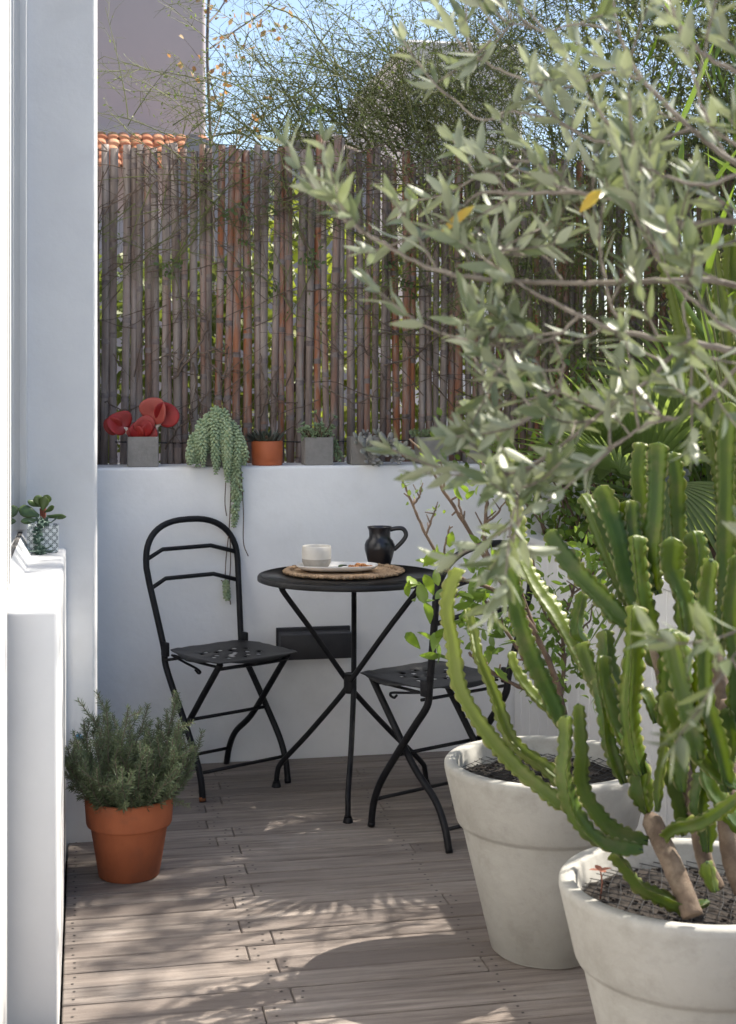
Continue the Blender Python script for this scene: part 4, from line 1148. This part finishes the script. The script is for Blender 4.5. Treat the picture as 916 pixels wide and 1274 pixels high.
# ------------------------------------------------------------------ wiry climber over the fence and the woody one on its left half
wv=MB(); wl=MB()
def stem(mb,p,d,L,r,grav=.0,step=.03,wig=.12,n=4,mat=0,tint=0):
    pts=[V(p)]; d=V(d).normalized(); k=max(2,int(L/step))
    for i in range(k):
        d=(d+V((0,0,-grav))+rvec(wig)*.6).normalized(); pts.append(pts[-1]+d*step)
    mb.tube(pts,[r*(1-.65*i/k) for i in range(k+1)],n,mat,tint,False)
    return pts
def wiry(p,d,L,r,grav,twigs=1.0,leafy=.5,fy=None):
    t0=R.random()*.7
    pts=stem(wv,p,d,L,r,grav,.035,.07,4,0,t0); n=len(pts)
    for i in range(2,n):
        if R.random()>twigs: continue
        t=(pts[i]-pts[i-1]).normalized()
        d1=t*.8+rvec(.7)
        L1=R.uniform(.05,.26)*(1-.4*i/n)
        q=stem(wv,pts[i],d1,L1,r*.5,.02,.03,.10,3,0,t0)
        for j in range(1,len(q)):
            if R.random()<.55:
                e=stem(wv,q[j],(q[j]-q[j-1]).normalized()+rvec(.8),R.uniform(.03,.09),r*.35,.0,.03,.1,3,0,t0)
                if R.random()<leafy:
                    wl.leaf(e[-1],rvec(1),rvec(1),R.uniform(.008,.018),R.uniform(.005,.009),0,R.random()*.6,2,0,.2)
            if R.random()<leafy*.8: wl.leaf(q[j],rvec(1),rvec(1),R.uniform(.008,.02),R.uniform(.005,.010),0,R.random()*.6,2,0,.2)
def sprig(p,d,s=1.0,tint=.0):
    d=V(d).normalized(); u=d.orthogonal().normalized()
    for k in range(3):
        c=V(p)+d*k*.014*s
        for sg in (1,-1): wl.leaf(c,d*.5+u*sg,rvec(1)+V((0,-1,.5)),.02*s,.012*s,0,tint,3,.1,.2)
    wl.leaf(V(p)+d*.045*s,d,rvec(1)+V((0,-1,.5)),.022*s,.013*s,0,tint,3,.1,.2)
# dense mass on the right above and over the fence
for k in range(560):
    X=1.2+2.4*R.random()**.8; z=R.uniform(1.95,2.95) if X>1.5 else R.uniform(1.95,2.4); Y=5.25+R.uniform(-.03,.45)
    d_=V((R.gauss(-.35,.55),R.gauss(-.05,.3),R.uniform(.4,1.3)))
    hmax=2.2+min(1.0,max(0.1,(X-.9)*.75))
    wiry((X,Y,z),d_,R.uniform(.35,.9),.0026,.045,.85,.9)
# loose arching shoots to the left across the sky
for k in range(130):
    X=.65+1.0*R.random()**.75; Y=5.3+R.uniform(-.05,.3); z=R.uniform(2.1,2.4)
    d_=V((R.gauss(-.45,.5),R.gauss(-.05,.2),R.uniform(.5,1.25)))
    wiry((X,Y,z),d_,R.uniform(.3,.85),.0028,.05,.7,.6)
for k in range(26):
    X=.12+.75*R.random(); Y=5.26+R.uniform(-.04,.1); z=R.uniform(2.1,2.3)
    wiry((X,Y,z),V((R.gauss(-.1,.7),R.gauss(0,.2),R.uniform(.4,1.0))),R.uniform(.12,.4),.002,.06,.6,.3)
# draping in front of the fence, dense on the right
for k in range(430):
    X=1.3+2.1*R.random()**.9; z=R.uniform(1.2,2.35) if X>1.7 else R.uniform(1.6,2.35); Y=5.17-R.uniform(0,.2)
    wiry((X,Y,z),V((R.gauss(-.2,.6),R.gauss(-.12,.15),R.gauss(-.1,.6))),R.uniform(.25,.7),.0024,.06,.75,.7)
for k in range(75):
    X=.15+1.1*R.random(); z=R.uniform(1.75,2.3); Y=5.185
    wiry((X,Y,z),V((R.gauss(0,.7),-.02,R.gauss(-.1,.5))),R.uniform(.15,.5),.0022,.05,.55,.25)
# long traced shoots
for pxs in ([(215,330),(245,278),(290,230),(330,212),(360,196)],[(218,326),(250,290),(300,250),(345,226)],[(232,262),(300,180),(350,130),(420,90),(470,62)],[(258,92),(300,110),(340,140),(380,175)],[(330,5),(380,30),(420,80),(455,150),(458,170)],[(420,90),(360,160),(330,190)],[(455,150),(500,110),(540,85)],[(480,165),(430,120),(395,108),(340,125)],[(350,215),(370,280),(390,330),(356,400)],[(296,330),(340,355),(372,400)],[(520,170),(500,90),(470,40)],[(560,160),(540,60),(520,-10)],[(440,170),(470,100),(520,60),(580,40)]):
    pts=spline([at_y(x,y,5.2) for x,y in pxs],8); pts=[p+rvec(.002) for p in pts]
    wv.tube(pts,[.0034-.0018*i/len(pts) for i in range(len(pts))],5,0,.4,False)
    for i in range(3,len(pts),2):
        if R.random()<.6:
            q=stem(wv,pts[i],(pts[i]-pts[i-1]).normalized()+rvec(.7),R.uniform(.05,.2),.0013,.02,.03,.1,3,0,.4)
            for e in q[1:]:
                if R.random()<.5: wl.leaf(e,rvec(1),rvec(1),.014,.008,0,R.random()*.5,2,0,.2)
for (x,y,s) in [(398,132,1.2),(390,138,1.1),(290,265,1.2),(282,275,1.2),(300,270,1),(372,325,1.2),(380,320,1.2),(384,335,1.1),(345,350,1),(215,335,1.2),(228,332,1.1),(205,340,1),(296,300,1),(420,255,1.1),(478,330,1.2),(500,350,1.2),(520,372,1.2),(610,345,1.4),(640,370,1.4),(600,300,1.3),(660,330,1.3),(250,215,1),(345,265,1)]:
    sprig(at_y(x,y,5.17),(R.gauss(0,1),-.2,R.gauss(0,.6)),s)
cl=thing('wiry_climber','tangled green wiry climber massed over the top of the bamboo fence','climbing plant',(2.0,5.3,1.0))
# rooted stems up the back of the fence
for k in range(14):
    X=1.3+k*.16; wv.tube(spline([V((X+.1,5.42,.9)),V((X+R.uniform(-.1,.1),5.38,1.5)),V((X+R.uniform(-.1,.1),5.36,2.0)),V((X,5.33,2.4))],5),.005,5,0,.2,False)
P(wv,'stems',M['vine'],cl); P(wl,'foliage',M['vineleaf'],cl)
# brown woody vine, left half of the fence
bv=MB()
def woody(pxs,r,dY=0,tw=.5):
    pts=spline([at_y(x,y,5.185-dY) for x,y in pxs],7); pts=[p+rvec(.003) for p in pts]; n=len(pts)
    bv.tube(pts,[r*(1-.4*i/n)*R.uniform(.85,1.15) for i in range(n)],6,0,0,False)
    for i in range(2,n,2):
        if R.random()<tw:
            q=stem(bv,pts[i],(pts[i]-pts[i-1]).normalized()+V((R.gauss(0,.8),-.1,R.gauss(0,.8))),R.uniform(.04,.16),r*.35,.0,.02,.16,4)
            if R.random()<.5: stem(bv,q[len(q)//2],V((R.gauss(0,1),-.1,R.gauss(0,1))),.05,r*.25,0,.015,.15,3)
for a in [([(216,470),(240,440),(258,410),(262,390)],.005),([(220,465),(232,430),(236,390),(234,372)],.004),([(240,450),(246,490),(252,520),(244,550)],.004),([(258,440),(278,470),(282,450),(284,430)],.0045),([(250,440),(270,435),(285,445)],.004),([(322,520),(336,490),(328,470),(324,440)],.004),([(330,480),(345,500),(340,530)],.003),
          ([(130,500),(160,510),(200,498),(230,520)],.003),([(205,560),(225,530),(240,520),(232,505)],.004),([(130,260),(165,240),(200,225),(250,228)],.0028),([(125,345),(150,330),(175,318),(200,305)],.003),([(135,330),(190,320),(240,290)],.0025),([(140,440),(152,460),(146,480)],.003),([(270,290),(266,260),(290,220)],.003),([(360,250),(385,235),(410,232),(430,245)],.0045),([(345,275),(352,260),(385,235)],.004),([(380,362),(440,358),(500,358),(560,352)],.0035),([(470,415),(510,415),(550,420),(600,440)],.004),([(395,405),(430,445),(450,430),(480,470),(520,480)],.003),([(480,455),(520,440),(560,400),(590,380)],.0045),([(410,350),(460,390),(500,420),(560,480)],.003),([(400,480),(440,500),(466,490),(478,470)],.003),([(340,200),(320,230),(330,260),(310,300)],.003),([(430,200),(450,230),(440,270)],.003),([(500,200),(520,240),(540,300),(530,350)],.003),([(560,320),(600,330),(640,350),(680,340)],.003),([(520,400),(560,420),(610,400),(660,420)],.0035),([(600,460),(640,450),(680,470)],.003),([(260,400),(230,385),(215,395)],.0025)]: woody(*a)
for k in range(330):
    x=R.uniform(128,600); y=R.uniform(200,540) if R.random()<.55 else R.uniform(185,300)
    p=at_y(x,y,5.19); stem(bv,p,V((R.gauss(0,1),-.05,R.gauss(0,.7))),R.uniform(.06,.34),R.uniform(.0012,.0028),.0,.02,.14,4)
for k in range(170):
    X=1.2+2.2*R.random(); z=R.uniform(1.05,2.2)
    stem(bv,(X,5.18-R.uniform(0,.1),z),V((R.gauss(0,1),-.08,R.gauss(0,.7))),R.uniform(.1,.5),R.uniform(.0012,.003),.02,.025,.12,4)
wvn=thing('woody_vine','leafless brown woody vine stems clinging to the bamboo canes','climbing plant',(.9,5.19,1.05))
P(bv,'stems',M['vinebrown'],wvn)

# ------------------------------------------------------------------ beyond the fence
def hedge(name,label,x0,x1,y0,y1,z1,n,mat,seed,ls=1.0):
    t=thing(name,label,'hedge',((x0+x1)/2,(y0+y1)/2,-.16))
    m=MB()
    for k in range(n):
        p=V((R.uniform(x0,x1),R.uniform(y0,y1),-.1+ (z1+.1)*R.random()**.7))
        if mnoise.noise(p*2.6+V((seed,0,0)))<-.42: continue
        m.leaf(p,rvec(1)+V((0,-.3,.2)),rvec(1)+V((0,-.5,.8)),R.uniform(.05,.09)*ls,R.uniform(.03,.05)*ls,0,R.random()**2,2,.1,.2)
    P(m,'foliage',mat,t)
    m=MB()
    for k in range(int((x1-x0)*3)): 
        x=R.uniform(x0,x1); y=R.uniform(y0,y1); m.tube([(x,y,-.2),(x+R.uniform(-.1,.1),y,z1*.8)],.012,5,0,0,False)
    P(m,'trunk',M['woody'],t)
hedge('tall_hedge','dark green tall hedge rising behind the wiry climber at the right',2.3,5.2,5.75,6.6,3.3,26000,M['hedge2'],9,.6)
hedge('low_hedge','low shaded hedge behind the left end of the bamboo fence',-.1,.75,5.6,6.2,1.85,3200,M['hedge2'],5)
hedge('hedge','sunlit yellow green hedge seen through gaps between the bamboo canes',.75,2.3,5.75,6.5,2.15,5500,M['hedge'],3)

bd=thing('building','tall plain mauve building rising behind the fence at the left','building',(-3,16.5,-.16))
e=at_y(256,100,15.0)
m=MB(); m.box((-9,15.0,-.2),(e.x,20,9.5),bevel=.04,seg=2); P(m,'wall',M['mauve'],bd)
m=MB()
rt=at_y(250,171,14.9); zt=rt.z; x0=at_y(60,170,14.9).x; x1=e.x
ny=12; tw=.125; xx=x0; slope=.42
while xx<x1-.02:
    for r_ in range(5):
        y1=14.95-r_*.26; z1=zt-r_*.26*slope; tn=max(0,min(1,R.gauss(.35,.3)))
        b=len(m.v); jig=R.uniform(-.012,.012)
        for (yy,zz,sc_) in ((y1,z1+.0,.9),(y1-.31,z1-.31*slope+.03,1.08)):
            for k in range(7):
                a=PI*k/6; m.v.append(V((xx+tw/2-math.cos(a)*tw*.5*sc_+jig,yy,zz+math.sin(a)*.042*sc_)))
        for k in range(6): m.face([b+k,b+k+1,b+8+k,b+7+k],0,True,tn)
        m.face([b+7+k for k in range(7)],0,False,tn)
    xx+=tw*.93
P(m,'tiled_roof',[M['tile'],M['palehouse']],bd)
m=MB(); m.box((x0,12.61,-.2),(x1-.05,14.99,zt-2.7*slope)); P(m,'lean_to',M['mauve'],bd)
# grey sheet roof with a clear dome, behind the middle of the fence
og=thing('outbuilding','low grey roofed outbuilding showing just above the bamboo canes','building',(1.5,11,-.16))
a=at_y(252,166,10.5); b=at_y(292,186,10.5); c=at_y(470,190,10.5)
m=MB(); b0=len(m.v)
for Y in (10.5,12.0):
    m.v+=[V((a.x-.1,Y,a.z)),V((b.x,Y,b.z)),V((c.x,Y,c.z)),V((c.x,Y,-.2)),V((a.x-.1,Y,-.2))]
m.face([0,1,2,3,4]); m.face([9,8,7,6,5])
for k in range(5): m.face([k,5+k,5+(k+1)%5,(k+1)%5])
P(m,'wall',M['roofgrey'],og)
dm=thing('skylight_dome','clear curved skylight dome peeping over the bamboo fence top','skylight',(0,0,0))
dc=at_y(397,186,10.9); wd=.29
m=MB(); m.lathe([(wd,0),(wd*.97,.03),(wd*.8,.085),(wd*.5,.125),(0,.145)],36,dc,0); P(m,'dome',M['dome'],dm)
m=MB(); m.lathe([(wd,-.05),(wd+.02,-.05),(wd+.02,.012),(wd,.012),(wd,-.05)],36,dc); P(m,'rim',M['palewood'],dm)
# pale house farther right
ph=thing('pale_house','pale distant house half lost behind the wiry climber','building',(3,17,-.16))
q0=at_y(505,120,17); q1=at_y(650,120,17)
m=MB(); m.box((q0.x,17,-.2),(q1.x,21,at_y(500,48,17).z),bevel=.03,seg=1,smooth=False); P(m,'wall',M['palehouse'],ph)

tt_=thing('added_shade_tree','tall thin crowned tree added out of view at the right to dapple the sill','tree',(4.25,5.35,-.16))  # unseen tree added to dapple the low wall's sill with shade
tm=MB(); tl=MB(); tc0=V((4.1,4.95,5.75))
tm.tube(spline([V((4.25,5.35,-.2)),V((4.22,5.3,2)),V((4.15,5.15,4)),V((4.1,5.0,5.4)),V((4.1,4.95,6.3))],6),[.07-.055*i_/24 for i_ in range(25)],8)
for k in range(46):
    z0_=R.uniform(4.4,6.2); p=V((4.12,5.02,z0_)); d_=(rvec(1)+V((0,0,.3))).normalized(); pts=[p]
    for i_ in range(int(R.uniform(6,12))): d_=(d_+rvec(.12)).normalized(); pts.append(pts[-1]+d_*.09)
    tm.tube(pts,[.010-.007*i_/len(pts) for i_ in range(len(pts))],5,0,0,False)
    for q in pts[2:]:
        for j_ in range(4): tl.leaf(q+rvec(.05),rvec(1),rvec(1),R.uniform(.06,.10),R.uniform(.035,.05),0,R.random()**2*.5,3,.2,.2)
P(tm,'trunk',M['palewood'],tt_); P(tl,'crown',M['hedge2'],tt_)
# thin autumn tree beside the mauve building
tr0=at_y(262,300,7.6); at_=thing('autumn_tree','thin tree with sparse orange autumn leaves beside the mauve building','tree',(tr0.x,7.6,-.16))
tb_=MB(); lb_=MB()
def atw(pxs,r):
    pts=spline([at_y(x,y,7.6+R.uniform(-.15,.15)) for x,y in pxs],6); tb_.tube(pts,[r*(1-.6*i/len(pts)) for i in range(len(pts))],5,0,0,False)
    for i in range(3,len(pts)):
        if R.random()<.75:
            q=stem(tb_,pts[i],(pts[i]-pts[i-1]).normalized()+rvec(.7),R.uniform(.08,.3),r*.4,0,.03,.12,3)
            for e_ in q[1:]:
                for _ in range(1):
                    if R.random()<.42: lb_.leaf(e_,rvec(1)+V((0,0,-.4)),rvec(1),R.uniform(.028,.05),R.uniform(.022,.034),0,R.random(),3,.2,.2)
for pxs in ([(262,180),(275,140),(282,90)],[(264,170),(300,160),(330,140)],[(275,140),(262,100),(258,60)],[(262,60),(290,40),(320,20),(345,0)],[(258,30),(275,10),(290,-20)],[(290,40),(300,60),(310,40)]): atw(pxs,.006)
P(tb_,'branches',M['palewood'],at_); P(lb_,'foliage',M['autumn'],at_)
m=MB(); m.tube(spline([V((tr0.x,7.6,-.2)),V((tr0.x+.02,7.6,1.5)),at_y(262,180,7.6),at_y(258,60,7.6),at_y(262,-40,7.6)],6),.009,6); P(m,'trunk',M['palewood'],at_)

# ------------------------------------------------------------------ light, sky, camera
SUN_AZ=V((.96,.28,0)).normalized(); EL=math.radians(49)
sdir=V((SUN_AZ.x*math.cos(EL),SUN_AZ.y*math.cos(EL),math.sin(EL)))
sl=bpy.data.lights.new('sun','SUN'); sl.energy=5.0; sl.angle=math.radians(.53); sl.color=(1,.93,.82)
so=bpy.data.objects.new('sun',sl); COL.objects.link(so); so.location=(4,1,6); so.rotation_euler=sdir.to_track_quat('Z','Y').to_euler()
w=bpy.data.worlds.new('World'); S.world=w; w.use_nodes=True; nt=w.node_tree
bg=nt.nodes['Background']; sk=nt.nodes.new('ShaderNodeTexSky'); sk.sky_type='NISHITA'; sk.sun_disc=False
sk.sun_elevation=EL; sk.sun_rotation=math.atan2(SUN_AZ.x,SUN_AZ.y); sk.air_density=1.0; sk.dust_density=1.4; sk.ozone_density=1.0
nt.links.new(sk.outputs[0],bg.inputs['Color']); bg.inputs['Strength'].default_value=.115
S.view_settings.view_transform='Standard'; S.view_settings.look='None'; S.view_settings.exposure=1.12; S.view_settings.gamma=1
S.view_settings.use_curve_mapping=False
cd=bpy.data.cameras.new('camera'); cam=bpy.data.objects.new('camera',cd); COL.objects.link(cam); S.camera=cam
cam.location=(0,0,CH); cam.rotation_euler=(PI/2,0,-YAW)
cd.sensor_fit='VERTICAL'; cd.sensor_height=36; cd.sensor_width=36*916/1274; cd.lens=FPX/1274*36; cd.shift_y=(HY-637)/1274.0
cd.clip_start=.05; cd.clip_end=1500
cd.dof.use_dof=True; cd.dof.focus_distance=4.2; cd.dof.aperture_fstop=8
S.cycles.max_bounces=10; S.cycles.transmission_bounces=8; S.cycles.diffuse_bounces=5
